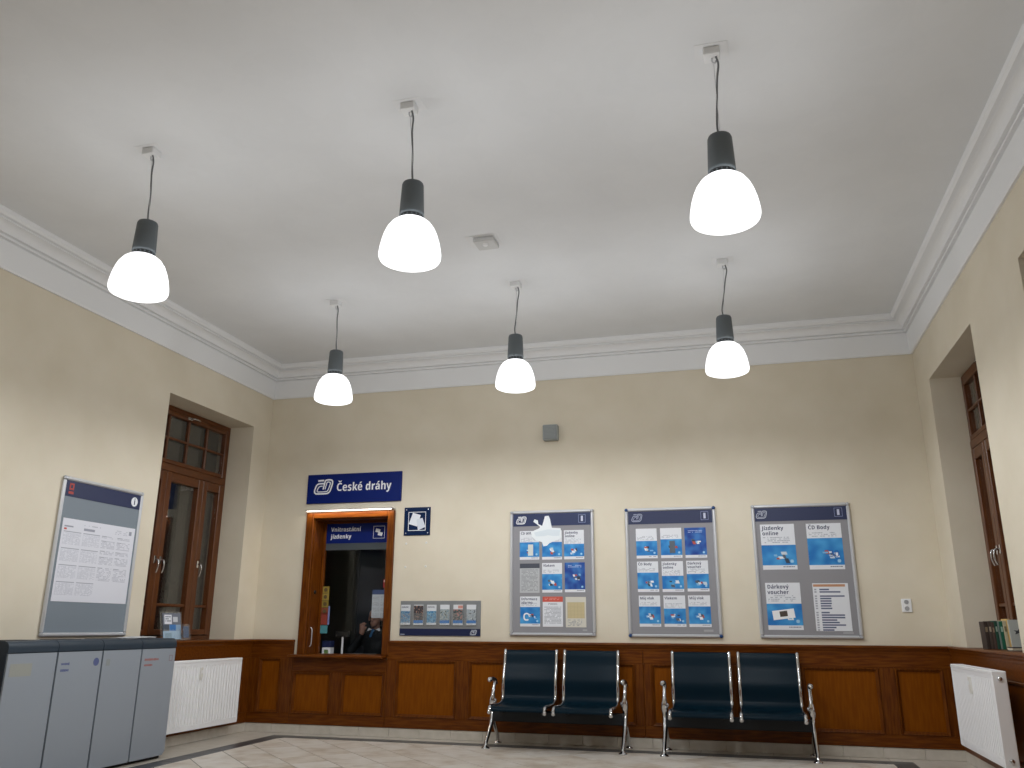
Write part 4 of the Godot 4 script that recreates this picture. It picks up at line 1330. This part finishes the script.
func boards() -> void:
	var z := 0.0165
	var g := "information sheets on the notice boards"
	# board with nine sheets and a white sticker
	var b1 := board("notice_board", "aluminium notice board with nine sheets and a torn white sticker", Vector3(3.427, 1.645, 0.001), 0.0, 0.895, 1.27, M.board, M.alu_soft, M.navy)
	emblem(b1, Vector3(-0.325, 0.535, 0.0175), 0.115, M.white)
	info_symbol(b1, Vector3(0.325, 0.54, 0.0175))
	put(b1, "printed_note", card(0.045, 0.014, 0.0008), mat("a9a9ac", 0.6), Vector3(0.335, -0.575, 0.0145))
	var a4 := Vector2(0.210, 0.297)
	var defs := [
		[3.190, 1.920, 0, 1, 0.40, ["ČD Wifi"], "blue and white sheet with a phone picture under the emblem of the sticker board"],
		[3.431, 1.918, 0, 2, 0.40, [], "blue and white sheet half covered by the torn white sticker"],
		[3.664, 1.918, 0, 3, 0.48, ["Jízdenky", "online"], "blue and white Jízdenky online sheet at the top corner of the sticker board"],
		[3.192, 1.584, 2, 4, 0.0, [], "grey text sheet with a dark heading on the sticker board"],
		[3.430, 1.586, 0, 5, 0.38, ["Vlakem"], "blue and white sheet at the centre of the sticker board"],
		[3.668, 1.588, 1, 6, 0.0, [], "wholly blue sheet with a red shape on the sticker board"],
		[3.196, 1.251, 0, 7, 0.36, ["Informace", "zdarma"], "blue and white sheet with a large white letter C"],
		[3.434, 1.249, 3, 8, 0.0, [], "white text sheet with a red heading on the sticker board"],
		[3.673, 1.245, 4, 9, 0.0, [], "beige table sheet at the bottom corner of the sticker board"]]
	for d in defs:
		var s := sheet(d[6], Vector3(d[0], d[1], z), a4.x, a4.y, d[2], d[3], d[4], d[5], g)
		if d[3] == 7:
			text(s.get_child(0), "C", 0.105, Vector3(-0.045, -0.055, 0.0013), M.white, true)
		if d[3] == 1:
			put(s.get_child(0), "phone_picture", card(0.055, 0.115, 0.0008), mat("d8dcd6", 0.5), Vector3(0.012, -0.05, 0.0012))
	var out := PackedVector2Array([Vector2(3.207, 2.058), Vector2(3.297, 2.094), Vector2(3.307, 2.108), Vector2(3.267, 2.139), Vector2(3.232, 2.164), Vector2(3.247, 2.188), Vector2(3.282, 2.177), Vector2(3.287, 2.138), Vector2(3.327, 2.118), Vector2(3.342, 2.161), Vector2(3.358, 2.219), Vector2(3.398, 2.222), Vector2(3.413, 2.188), Vector2(3.432, 2.096), Vector2(3.526, 2.089), Vector2(3.537, 1.993), Vector2(3.485, 1.965), Vector2(3.406, 1.938), Vector2(3.376, 1.910), Vector2(3.341, 1.906), Vector2(3.326, 1.949), Vector2(3.257, 1.970), Vector2(3.217, 2.009)])
	for k in out.size():
		out[k] -= Vector2(3.37, 2.05)
	var stk := thing("white_sticker", "torn white sticker stuck over the header and sheets of the board", "sticker", Vector3(3.37, 2.05, 0.0205))
	put(stk, "film", prism(out, 0.0008), mat("eef3f6", 0.35))
	put(stk, "loose_flap", prism(PackedVector2Array([Vector2(-0.13, 0.0), Vector2(0.02, 0.03), Vector2(0.15, 0.02), Vector2(0.14, -0.05), Vector2(0.02, -0.03), Vector2(-0.1, -0.06)]), 0.001), mat("dfe8ee", 0.4), Vector3(0, 0, 0.001), Vector3(0.03, 0, 0))
	# board with nine sheets and blue corners
	var b2 := board("notice_board", "aluminium notice board with blue corner caps and nine sheets", Vector3(4.652, 1.638, 0.001), 0.0, 0.905, 1.265, M.board, mat("17447a", 0.4), M.navy_dull)
	emblem(b2, Vector3(-0.33, 0.535, 0.0175), 0.115, mat("9aa0b4", 0.5))
	info_symbol(b2, Vector3(0.345, 0.54, 0.0175))
	put(b2, "printed_note", card(0.09, 0.02, 0.0008), mat("a9a9ac", 0.6), Vector3(0.32, -0.565, 0.0145))
	var defs2 := [
		[4.410, 1.915, 0, 11, 0.42, [], "blue and white sheet with a wallet picture, upper corner of the blue-cornered board"],
		[4.655, 1.915, 0, 12, 0.38, [], "blue and white sheet with a tall phone, top row of the blue-cornered board"],
		[4.895, 1.913, 1, 13, 0.0, [], "wholly blue sheet with a dark shape on the blue-cornered board"],
		[4.411, 1.587, 0, 14, 0.37, ["ČD Body"], "blue and white ČD Body sheet in the middle row of the blue-cornered board"],
		[4.655, 1.586, 0, 15, 0.48, ["Jízdenky", "online"], "blue and white Jízdenky online sheet at the centre of the blue-cornered board"],
		[4.898, 1.589, 0, 16, 0.44, ["Dárkový", "voucher"], "blue and white Dárkový voucher sheet on the blue-cornered board"],
		[4.416, 1.255, 0, 17, 0.36, ["Můj vlak"], "blue and white Můj vlak sheet below the ČD Body sheet"],
		[4.659, 1.255, 0, 18, 0.42, ["Vlakem"], "blue and white sheet between the two Můj vlak sheets"],
		[4.898, 1.255, 0, 17, 0.36, ["Můj vlak"], "blue and white Můj vlak sheet below the small Dárkový voucher sheet"]]
	for d in defs2:
		var s2 := sheet(d[6], Vector3(d[0], d[1], z), a4.x, a4.y, d[2], d[3], d[4], d[5], g)
		if d[3] == 12:
			put(s2.get_child(0), "phone_picture", card(0.055, 0.12, 0.0008), mat("59626c", 0.5), Vector3(0.01, -0.04, 0.0012))
	# board with four large sheets
	var b3 := board("notice_board", "aluminium notice board with four large sheets", Vector3(5.905, 1.636, 0.001), 0.0, 0.915, 1.262, M.board, M.alu_soft, M.navy_dull)
	emblem(b3, Vector3(-0.36, 0.535, 0.0175), 0.11, mat("a9aebc", 0.5))
	info_symbol(b3, Vector3(0.35, 0.54, 0.0175))
	put(b3, "printed_note", card(0.09, 0.018, 0.0008), mat("a9a9ac", 0.6), Vector3(0.33, -0.575, 0.0145))
	var a3 := Vector2(0.317, 0.434)
	var defs3 := [
		[5.680, 1.858, 0, 21, 0.47, ["Jízdenky", "online"], "large blue and white Jízdenky online sheet on the four-sheet board"],
		[6.107, 1.855, 0, 22, 0.33, ["ČD Body"], "large blue and white ČD Body sheet with the number 30"],
		[5.686, 1.301, 0, 23, 0.45, ["Dárkový", "voucher"], "large blue and white Dárkový voucher sheet on the four-sheet board"],
		[6.115, 1.293, 5, 24, 0.0, [], "white price list sheet with an orange heading on the four-sheet board"]]
	for d in defs3:
		var s := sheet(d[6], Vector3(d[0], d[1], z), a3.x, a3.y, d[2], d[3], d[4], d[5], g)
		if d[3] == 22:
			text(s.get_child(0), "30", 0.085, Vector3(0.075, -0.07, 0.0013), mat("1d57a8", 0.5), true, 0.0, false)
		if d[3] == 23:
			put(s.get_child(0), "voucher_picture", card(0.20, 0.085, 0.0008), M.white, Vector3(-0.01, -0.075, 0.0012), Vector3(0, 0, 0.12))
			put(s.get_child(0), "ribbon_picture", card(0.07, 0.05, 0.0008), mat("4a4038", 0.5), Vector3(-0.01, -0.07, 0.0022), Vector3(0, 0, 0.12))
	# timetable board on the side wall
	var b4 := board("timetable_board", "aluminium timetable board on the wall above the recycling bins", Vector3(0.001, 1.638, 2.556), PI / 2, 0.965, 1.27, M.board_blue, M.alu_soft, M.navy_dull)
	b4.set_meta("category", "timetable")
	put(b4, "emblem", ring_mesh(0.05, 0.055, 0.014, 0.001), M.red, Vector3(-0.385, 0.555, 0.0175))
	put(b4, "emblem_bar", bevel(Vector3(0.055, 0.022, 0.001), 0.0003), M.red, Vector3(-0.385, 0.505, 0.0175))
	var disc := put(b4, "information_symbol", lathe([Vector2(0, 0.001), Vector2(0.042, 0.001), Vector2(0.042, 0)], 24), M.white, Vector3(0.375, 0.535, 0.017), Vector3(PI / 2, 0, 0))
	text(disc, "i", 0.075, Vector3(0, 0.0022, 0.0), M.navy_dull, true, 0.0, true, Vector3(-PI / 2, 0, 0))
	var tt := thing("timetable_sheet", "white printed timetable sheet with rows of small tables", "sheet", Vector3(0.0175, 1.605, 2.552))
	tt.rotation.y = PI / 2
	put(tt, "paper", card(0.855, 0.66), image_mat(timetable_image()))

func timetable_image() -> Image:
	rng.seed = 77
	var w := 300
	var h := 232
	var img := Image.create(w, h, false, Image.FORMAT_RGB8)
	img.fill(Color.html("dfe0e8"))
	var ink := Color.html("b6b8c3")
	var dark := Color.html("9a9da9")
	img.fill_rect(Rect2i(8, 20, 34, 4), dark)
	img.fill_rect(Rect2i(8, 27, 10, 5), Color.html("c2574c"))
	lines(img, 84, 12, 150, 18, 6, ink, 0.7)
	img.fill_rect(Rect2i(84, 22, 44, 7), Color.html("9b9eaa"))
	lines(img, 214, 14, 240, 28, 5, ink, 0.7)
	lines(img, 250, 14, 268, 28, 5, ink, 0.7)
	img.fill_rect(Rect2i(274, 12, 12, 12), dark)
	for r in 4:
		for c in 2:
			var x := 8 + c * 76
			var y := 36 + r * 47
			img.fill_rect(Rect2i(x, y, 68, 2), dark)
			lines(img, x, y + 5, x + 68, y + 38, 3, ink, 0.72)
			for k in 5:
				img.fill_rect(Rect2i(x + 13 * k, y + 4, 1, 34), Color.html("c6c8d1"))
	for c in 2:
		var x := 160 + c * 66
		for q in [[36, 44], [50, 74], [80, 92], [98, 122], [130, 168]]:
			lines(img, x, q[0], x + 58, q[1], 4, ink, 0.68)
			img.fill_rect(Rect2i(x, q[0], 20, 2), dark)
	return img

func info_symbol(b: Node3D, at: Vector3) -> void:
	var n := Node3D.new()
	n.name = "symbol"
	b.add_child(n, true)
	n.position = at
	put(n, "outline", ring_mesh(0.075, 0.085, 0.004, 0.0008), mat("8790b4", 0.5))
	put(n, "figure", bevel(Vector3(0.022, 0.055, 0.001), 0.0004), mat("c9cee0", 0.5))

# ---------------------------------------------------------------- things on the back wall
func wall_items() -> void:
	# sign over the ticket window
	var s := thing("ticket_office_sign", "blue sign reading České dráhy above the ticket window", "sign", Vector3(1.136, 2.603, 0.001))
	block(s, "panel", M.sign, Vector3(-0.582, -0.167, 0.0), Vector3(0.582, 0.167, 0.022), 0.003)
	emblem(s, Vector3(-0.375, 0.022, 0.022), 0.245, M.white)
	text(s, "České dráhy", 0.125, Vector3(-0.215, 0.012, 0.0225), M.white, false, 0.67)
	# ticket pictogram
	var p := thing("ticket_pictogram", "small navy square sign with white ticket symbol beside ticket window", "sign", Vector3(1.917, 2.205, 0.001))
	var pm := mat("0b2348", 0.4, 0.0, 0.25)
	block(p, "panel", pm, Vector3(-0.153, -0.153, 0.0), Vector3(0.153, 0.153, 0.012), 0.003)
	put(p, "outline", ring_mesh(0.205, 0.205, 0.006, 0.001), M.white, Vector3(0, 0, 0.012))
	put(p, "ticket", prism(PackedVector2Array([Vector2(-0.07, -0.055), Vector2(0.03, -0.072), Vector2(0.055, 0.055), Vector2(-0.04, 0.072)]), 0.001), mat("e4e8ee", 0.5), Vector3(-0.02, 0.018, 0.012), Vector3(0, 0, -0.12))
	put(p, "ticket", prism(PackedVector2Array([Vector2(-0.05, -0.06), Vector2(0.042, -0.05), Vector2(0.036, 0.055), Vector2(-0.036, 0.06)]), 0.001), mat("d5dbe4", 0.5), Vector3(0.045, -0.028, 0.0131), Vector3(0, 0, 0.3))
	for sx in [-0.128, 0.128]:
		for sy in [-0.128, 0.128]:
			put(p, "screw", lathe([Vector2(0, 0.003), Vector2(0.006, 0.002), Vector2(0.007, 0)], 10), M.alu, Vector3(sx, sy, 0.012), Vector3(PI / 2, 0, 0))
	# four plaster plugs where a second sign was
	var dots := [[1.795, 1.965, "upper white wall plug under the ticket symbol, on the ticket window side"], [2.03, 1.972, "upper white wall plug under the ticket symbol, away from the ticket window"], [1.795, 1.715, "lower white wall plug under the ticket symbol, on the ticket window side"], [2.03, 1.72, "lower white wall plug under the ticket symbol, away from the ticket window"]]
	for k in 4:
		var d := thing("wall_plug", dots[k][2], "wall plug", Vector3(dots[k][0], dots[k][1], 0.0), "four white wall plugs below the ticket sign")
		put(d, "cap", lathe([Vector2(0, 0.004), Vector2(0.010, 0.003), Vector2(0.013, 0.0)], 12), M.plug, Vector3.ZERO, Vector3(PI / 2, 0, 0))
		put(d, "hole", lathe([Vector2(0, 0.0046), Vector2(0.003, 0.0042), Vector2(0.003, 0.0)], 8), M.black, Vector3.ZERO, Vector3(PI / 2, 0, 0))
	# leaflet holder with six pockets
	var h := thing("leaflet_holder", "grey wall leaflet rack with six clear pockets and a navy strip", "leaflet rack", Vector3(2.213, 1.181, 0.001))
	block(h, "back_panel", mat("8b8e90", 0.4, 0.3), Vector3(-0.45, -0.178, 0.0), Vector3(0.45, 0.178, 0.008), 0.002)
	put(h, "name_strip", card(0.90, 0.072, 0.002), mat("0b1a44", 0.4), Vector3(0, -0.142, 0.008))
	emblem(h, Vector3(0.375, -0.142, 0.0105), 0.075, mat("c7ccd6", 0.5))
	put(h, "small_print", card(0.05, 0.012, 0.0008), mat("8f97ad", 0.5), Vector3(-0.415, -0.165, 0.0102))
	var pocket := start()
	add_bevel(pocket, Vector3(0.122, 0.125, 0.003), 0.0008, Vector3(0, -0.03, 0.028))
	add_bevel(pocket, Vector3(0.122, 0.003, 0.024), 0.0008, Vector3(0, -0.094, 0.016))
	add_bevel(pocket, Vector3(0.003, 0.125, 0.024), 0.0008, Vector3(-0.0615, -0.03, 0.016))
	add_bevel(pocket, Vector3(0.003, 0.125, 0.024), 0.0008, Vector3(0.0615, -0.03, 0.016))
	var pmesh := pocket.commit()
	var names := ["white-headed leaflet at the ticket window end of the rack", "dark photo leaflet with a blue foot, second pocket from the ticket window", "white-headed leaflet in the third pocket from the ticket window", "pale photo leaflet in the fourth pocket from the ticket window", "photo leaflet with a red and white head, fifth pocket from the ticket window", "pale photo leaflet with a dark corner, last pocket away from the ticket window"]
	for k in 6:
		var x := -0.385 + k * 0.1475
		put(h, "pocket", pmesh, M.acrylic, Vector3(x, 0.02, 0.0))
		var lf := thing("leaflet", names[k], "leaflet", Vector3(2.213 + x, 1.181, 0.016), "leaflets in the wall rack")
		put(lf, "cover", card(0.105, 0.205, 0.006), image_mat(leaflet_image(k)), Vector3(0, 0.035, 0))
		if k in [0, 2]:
			text(lf, "Jízdenky", 0.022, Vector3(-0.045, 0.115, 0.0062), M.ink, false, 0.08)
	# speaker
	var sp := thing("wall_speaker", "small grey square loudspeaker high on the cream wall", "speaker", Vector3(3.432, 3.11, 0.001))
	block(sp, "housing", M.speaker, Vector3(-0.082, -0.085, 0.0), Vector3(0.082, 0.085, 0.075), 0.008)
	block(sp, "grille_frame", mat("8d9292", 0.6), Vector3(-0.07, -0.073, 0.075), Vector3(0.07, 0.073, 0.081), 0.004)
	for k in 9:
		block(sp, "grille_bar", M.speaker, Vector3(-0.062, -0.062 + k * 0.0145, 0.081), Vector3(0.062, -0.055 + k * 0.0145, 0.084), 0.001)
	# double wall socket
	var so := thing("wall_socket", "white double wall socket between the four-sheet board and the window corner", "socket", Vector3(6.762, 1.306, 0.001))
	block(so, "plate", M.white, Vector3(-0.043, -0.06, 0.0), Vector3(0.043, 0.06, 0.012), 0.004)
	for yy in [-0.027, 0.03]:
		put(so, "outlet", lathe([Vector2(0.020, 0.004), Vector2(0.022, 0.002), Vector2(0.022, 0.0)], 18), mat("d9dadc", 0.5), Vector3(0, yy, 0.012), Vector3(PI / 2, 0, 0))
		put(so, "recess", lathe([Vector2(0, 0.0008), Vector2(0.019, 0.0008), Vector2(0.019, 0)], 18), mat("a4a5a8", 0.6), Vector3(0, yy, 0.012), Vector3(PI / 2, 0, 0))
	# detector on the ceiling
	var d2 := thing("ceiling_detector", "small square white detector on the ceiling between the lamps", "detector", Vector3(3.505, CEIL, 2.72))
	block(d2, "ceiling_patch", M.patch, Vector3(-0.15, -0.002, -0.11), Vector3(0.11, 0.0, 0.11), 0.001)
	block(d2, "housing", mat("cfd0d0", 0.6), Vector3(-0.085, -0.04, -0.085), Vector3(0.085, -0.004, 0.085), 0.006)
	put(d2, "lens", lathe([Vector2(0, -0.016), Vector2(0.02, -0.01), Vector2(0.026, 0.0)], 18), M.white, Vector3(0, -0.04, 0.02))

func leaflet_image(k: int) -> Image:
	rng.seed = 900 + k
	var w := 48
	var h := 96
	var img := Image.create(w, h, false, Image.FORMAT_RGB8)
	img.fill(Color.html("d9dce0"))
	var f := FastNoiseLite.new()
	f.seed = 60 + k
	f.frequency = 0.07
	var y0 := 30 if k in [0, 2] else (4 if k == 1 else 22)
	var pal: Array = [["3d6d96", "8fb6c8", "7a4a48"], ["2c2f3a", "6c5a52", "b98f78"], ["2f6f9c", "9cc4d6", "4f5b63"], ["7d929c", "c9c6c0", "44564e"], ["3b4a50", "93857a", "b8706a"], ["93a0a8", "c4c6c6", "545c62"]][k]
	for y in range(y0, 74 if k in [1, 3, 4, 5] else 86):
		for x in w:
			var q := f.get_noise_2d(x, y)
			img.set_pixel(x, y, Color.html(pal[0]).lerp(Color.html(pal[1]), clampf(q * 1.5 + 0.5, 0, 1)) if q < 0.3 else Color.html(pal[2]))
	if k in [1, 3, 4, 5]:
		img.fill_rect(Rect2i(0, 74, w, 14), Color.html("2672b8"))
	if k == 4:
		img.fill_rect(Rect2i(24, 4, 24, 14), Color.html("cf8f82"))
	lines(img, 6, 90, w - 16, 94, 4, Color.html("8b8e98"), 0.8)
	return img

# ---------------------------------------------------------------- things on the sills
func sill_items() -> void:
	# books standing in a row across the deep sill, spines towards the hall
	var cols := [["3a2d27", 0.026, 0.205], ["4d4038", 0.022, 0.208], ["57433a", 0.018, 0.200], ["23503f", 0.020, 0.210], ["8d9a92", 0.010, 0.205], ["1f6a50", 0.022, 0.208], ["cfc6a6", 0.024, 0.212], ["dcb870", 0.024, 0.225]]
	var desc := ["dark brown book standing first in the row on the sill", "brown book with a pale spine band on the sill", "thin reddish brown book in the row on the sill", "dark green book beside the brown ones on the sill", "very thin grey book between the two green books", "bright green book next to the cream one on the sill", "cream coloured book in the row on the sill", "tall straw yellow book at the end of the row"]
	var x := W + 0.005
	for k in cols.size():
		var t: float = cols[k][1]
		var hh: float = cols[k][2]
		var b := thing("book", desc[k], "book", Vector3(x, LEDGE + 0.0005, 1.16 + k * 0.006), "books on the window sill")
		b.rotation.z = 0.02
		var cm := mat(cols[k][0], 0.6)
		block(b, "cover", cm, Vector3(0.0, 0.0, -0.14), Vector3(0.003, hh, 0.0), 0.001)
		block(b, "cover", cm, Vector3(t - 0.003, 0.0, -0.14), Vector3(t, hh, 0.0), 0.001)
		block(b, "spine", cm, Vector3(0.003, 0.0, -0.004), Vector3(t - 0.003, hh, 0.002), 0.001)
		block(b, "pages", mat("d8cfb8", 0.8), Vector3(0.003, 0.004, -0.136), Vector3(t - 0.003, hh - 0.004, -0.005), 0.0005)
		block(b, "spine_band", mat(["8c7b62", "b9aa92", "a08a70", "9fb3a3", "5b6a62", "a9c4b4", "8a8060", "a8814a"][k], 0.6), Vector3(0.004, hh * 0.62, 0.002), Vector3(t - 0.004, hh * 0.80, 0.0028), 0.0002)
		x += t + 0.001
	var pb := thing("picture_book", "pale grey book with a dark dragonfly print facing the hall", "book", Vector3(W + 0.085, LEDGE + 0.0005, 1.50))
	var cv := mat("b9beb8", 0.5)
	var lean := -0.12
	put(pb, "front_cover", bevel(Vector3(0.15, 0.215, 0.003), 0.001), cv, Vector3(0.075, 0.1085, 0.0), Vector3(lean, 0, 0))
	put(pb, "pages", bevel(Vector3(0.145, 0.208, 0.012), 0.001), mat("ddd6c4", 0.8), Vector3(0.075, 0.1085, -0.0085), Vector3(lean, 0, 0))
	put(pb, "back_cover", bevel(Vector3(0.15, 0.215, 0.003), 0.001), cv, Vector3(0.075, 0.1085, -0.017), Vector3(lean, 0, 0))
	put(pb, "printed_mark", prism(PackedVector2Array([Vector2(-0.028, -0.022), Vector2(-0.02, -0.004), Vector2(-0.035, 0.006), Vector2(-0.008, 0.004), Vector2(0.006, 0.024), Vector2(0.012, 0.02), Vector2(0.004, 0.0), Vector2(0.026, -0.004), Vector2(0.002, -0.012)]), 0.0006), mat("3d4046", 0.6), Vector3(0.06, 0.135, 0.0), Vector3(lean, 0, 0))
	put(pb, "printed_block", bevel(Vector3(0.08, 0.03, 0.0012), 0.0003), mat("4a5262", 0.6), Vector3(0.105, 0.03, 0.0115), Vector3(lean, 0, 0))
	# dark flat book under it
	var fb := thing("flat_book", "dark blue book lying flat in front of the grey picture book", "book", Vector3(W + 0.10, LEDGE + 0.0005, 1.62))
	block(fb, "cover", mat("252a3c", 0.5), Vector3(-0.07, 0.0, -0.05), Vector3(0.10, 0.004, 0.07), 0.001)
	block(fb, "pages", mat("d8cfb8", 0.8), Vector3(-0.066, 0.004, -0.046), Vector3(0.096, 0.022, 0.066), 0.001)
	block(fb, "cover", mat("252a3c", 0.5), Vector3(-0.07, 0.022, -0.05), Vector3(0.10, 0.026, 0.07), 0.001)
	# acrylic leaflet stand on the other sill
	var st := thing("leaflet_stand", "clear acrylic leaflet stand on the window sill beside the bins", "leaflet stand", Vector3(-0.05, LEDGE + 0.0005, 1.33))
	st.rotation.y = PI / 2 - 0.25
	var ln := -0.22
	put(st, "base", bevel(Vector3(0.25, 0.004, 0.11), 0.001), M.acrylic, Vector3(0, 0.002, 0.01))
	put(st, "back_plate", bevel(Vector3(0.25, 0.275, 0.004), 0.001), M.acrylic, Vector3(0, 0.138, -0.035), Vector3(ln, 0, 0))
	put(st, "front_plate", bevel(Vector3(0.25, 0.10, 0.003), 0.001), M.acrylic, Vector3(0, 0.054, 0.028), Vector3(ln, 0, 0))
	put(st, "card_pocket", bevel(Vector3(0.09, 0.15, 0.02), 0.002), M.acrylic, Vector3(0.12, 0.08, 0.045), Vector3(ln, 0, 0))
	var sl := thing("stand_leaflet", "blue and white leaflet in the clear stand on the sill", "leaflet", Vector3(-0.05, LEDGE + 0.006, 1.33))
	sl.rotation.y = PI / 2 - 0.25
	put(sl, "cover", card(0.21, 0.25, 0.004), image_mat(stand_image()), Vector3(0, 0.128, -0.026), Vector3(ln, 0, 0))
	put(sl, "rear_page", card(0.205, 0.245, 0.001), M.white, Vector3(0, 0.128, -0.028), Vector3(ln, 0, 0))
	var sc := thing("card_stack", "stack of dark blue cards in the small pocket of the stand", "cards", Vector3(-0.05, LEDGE + 0.006, 1.33))
	sc.rotation.y = PI / 2 - 0.25
	for k in 3:
		put(sc, "card", card(0.06, 0.11, 0.002), mat(["2b3a55", "8fa4bc", "31486b"][k], 0.5), Vector3(0.12, 0.075, 0.037 + k * 0.004), Vector3(ln, 0, 0))

func stand_image() -> Image:
	rng.seed = 4242
	var w := 84
	var h := 100
	var img := Image.create(w, h, false, Image.FORMAT_RGB8)
	img.fill(Color.html("8ea9c2"))
	img.fill_rect(Rect2i(0, 0, w, 44), Color.html("6f7480"))
	img.fill_rect(Rect2i(8, 6, 34, 36), Color.html("e2e4ea"))
	lines(img, 12, 12, 38, 30, 8, Color.html("6c7080"), 0.8)
	img.fill_rect(Rect2i(48, 14, 22, 20), Color.html("c9cdd2"))
	img.fill_rect(Rect2i(0, 44, 30, 24), Color.html("4a525e"))
	img.fill_rect(Rect2i(32, 44, 28, 24), Color.html("3f76b4"))
	img.fill_rect(Rect2i(0, 68, w, 32), Color.html("9bbbd4"))
	img.fill_rect(Rect2i(10, 76, 30, 18), Color.html("7f9fb4"))
	return img
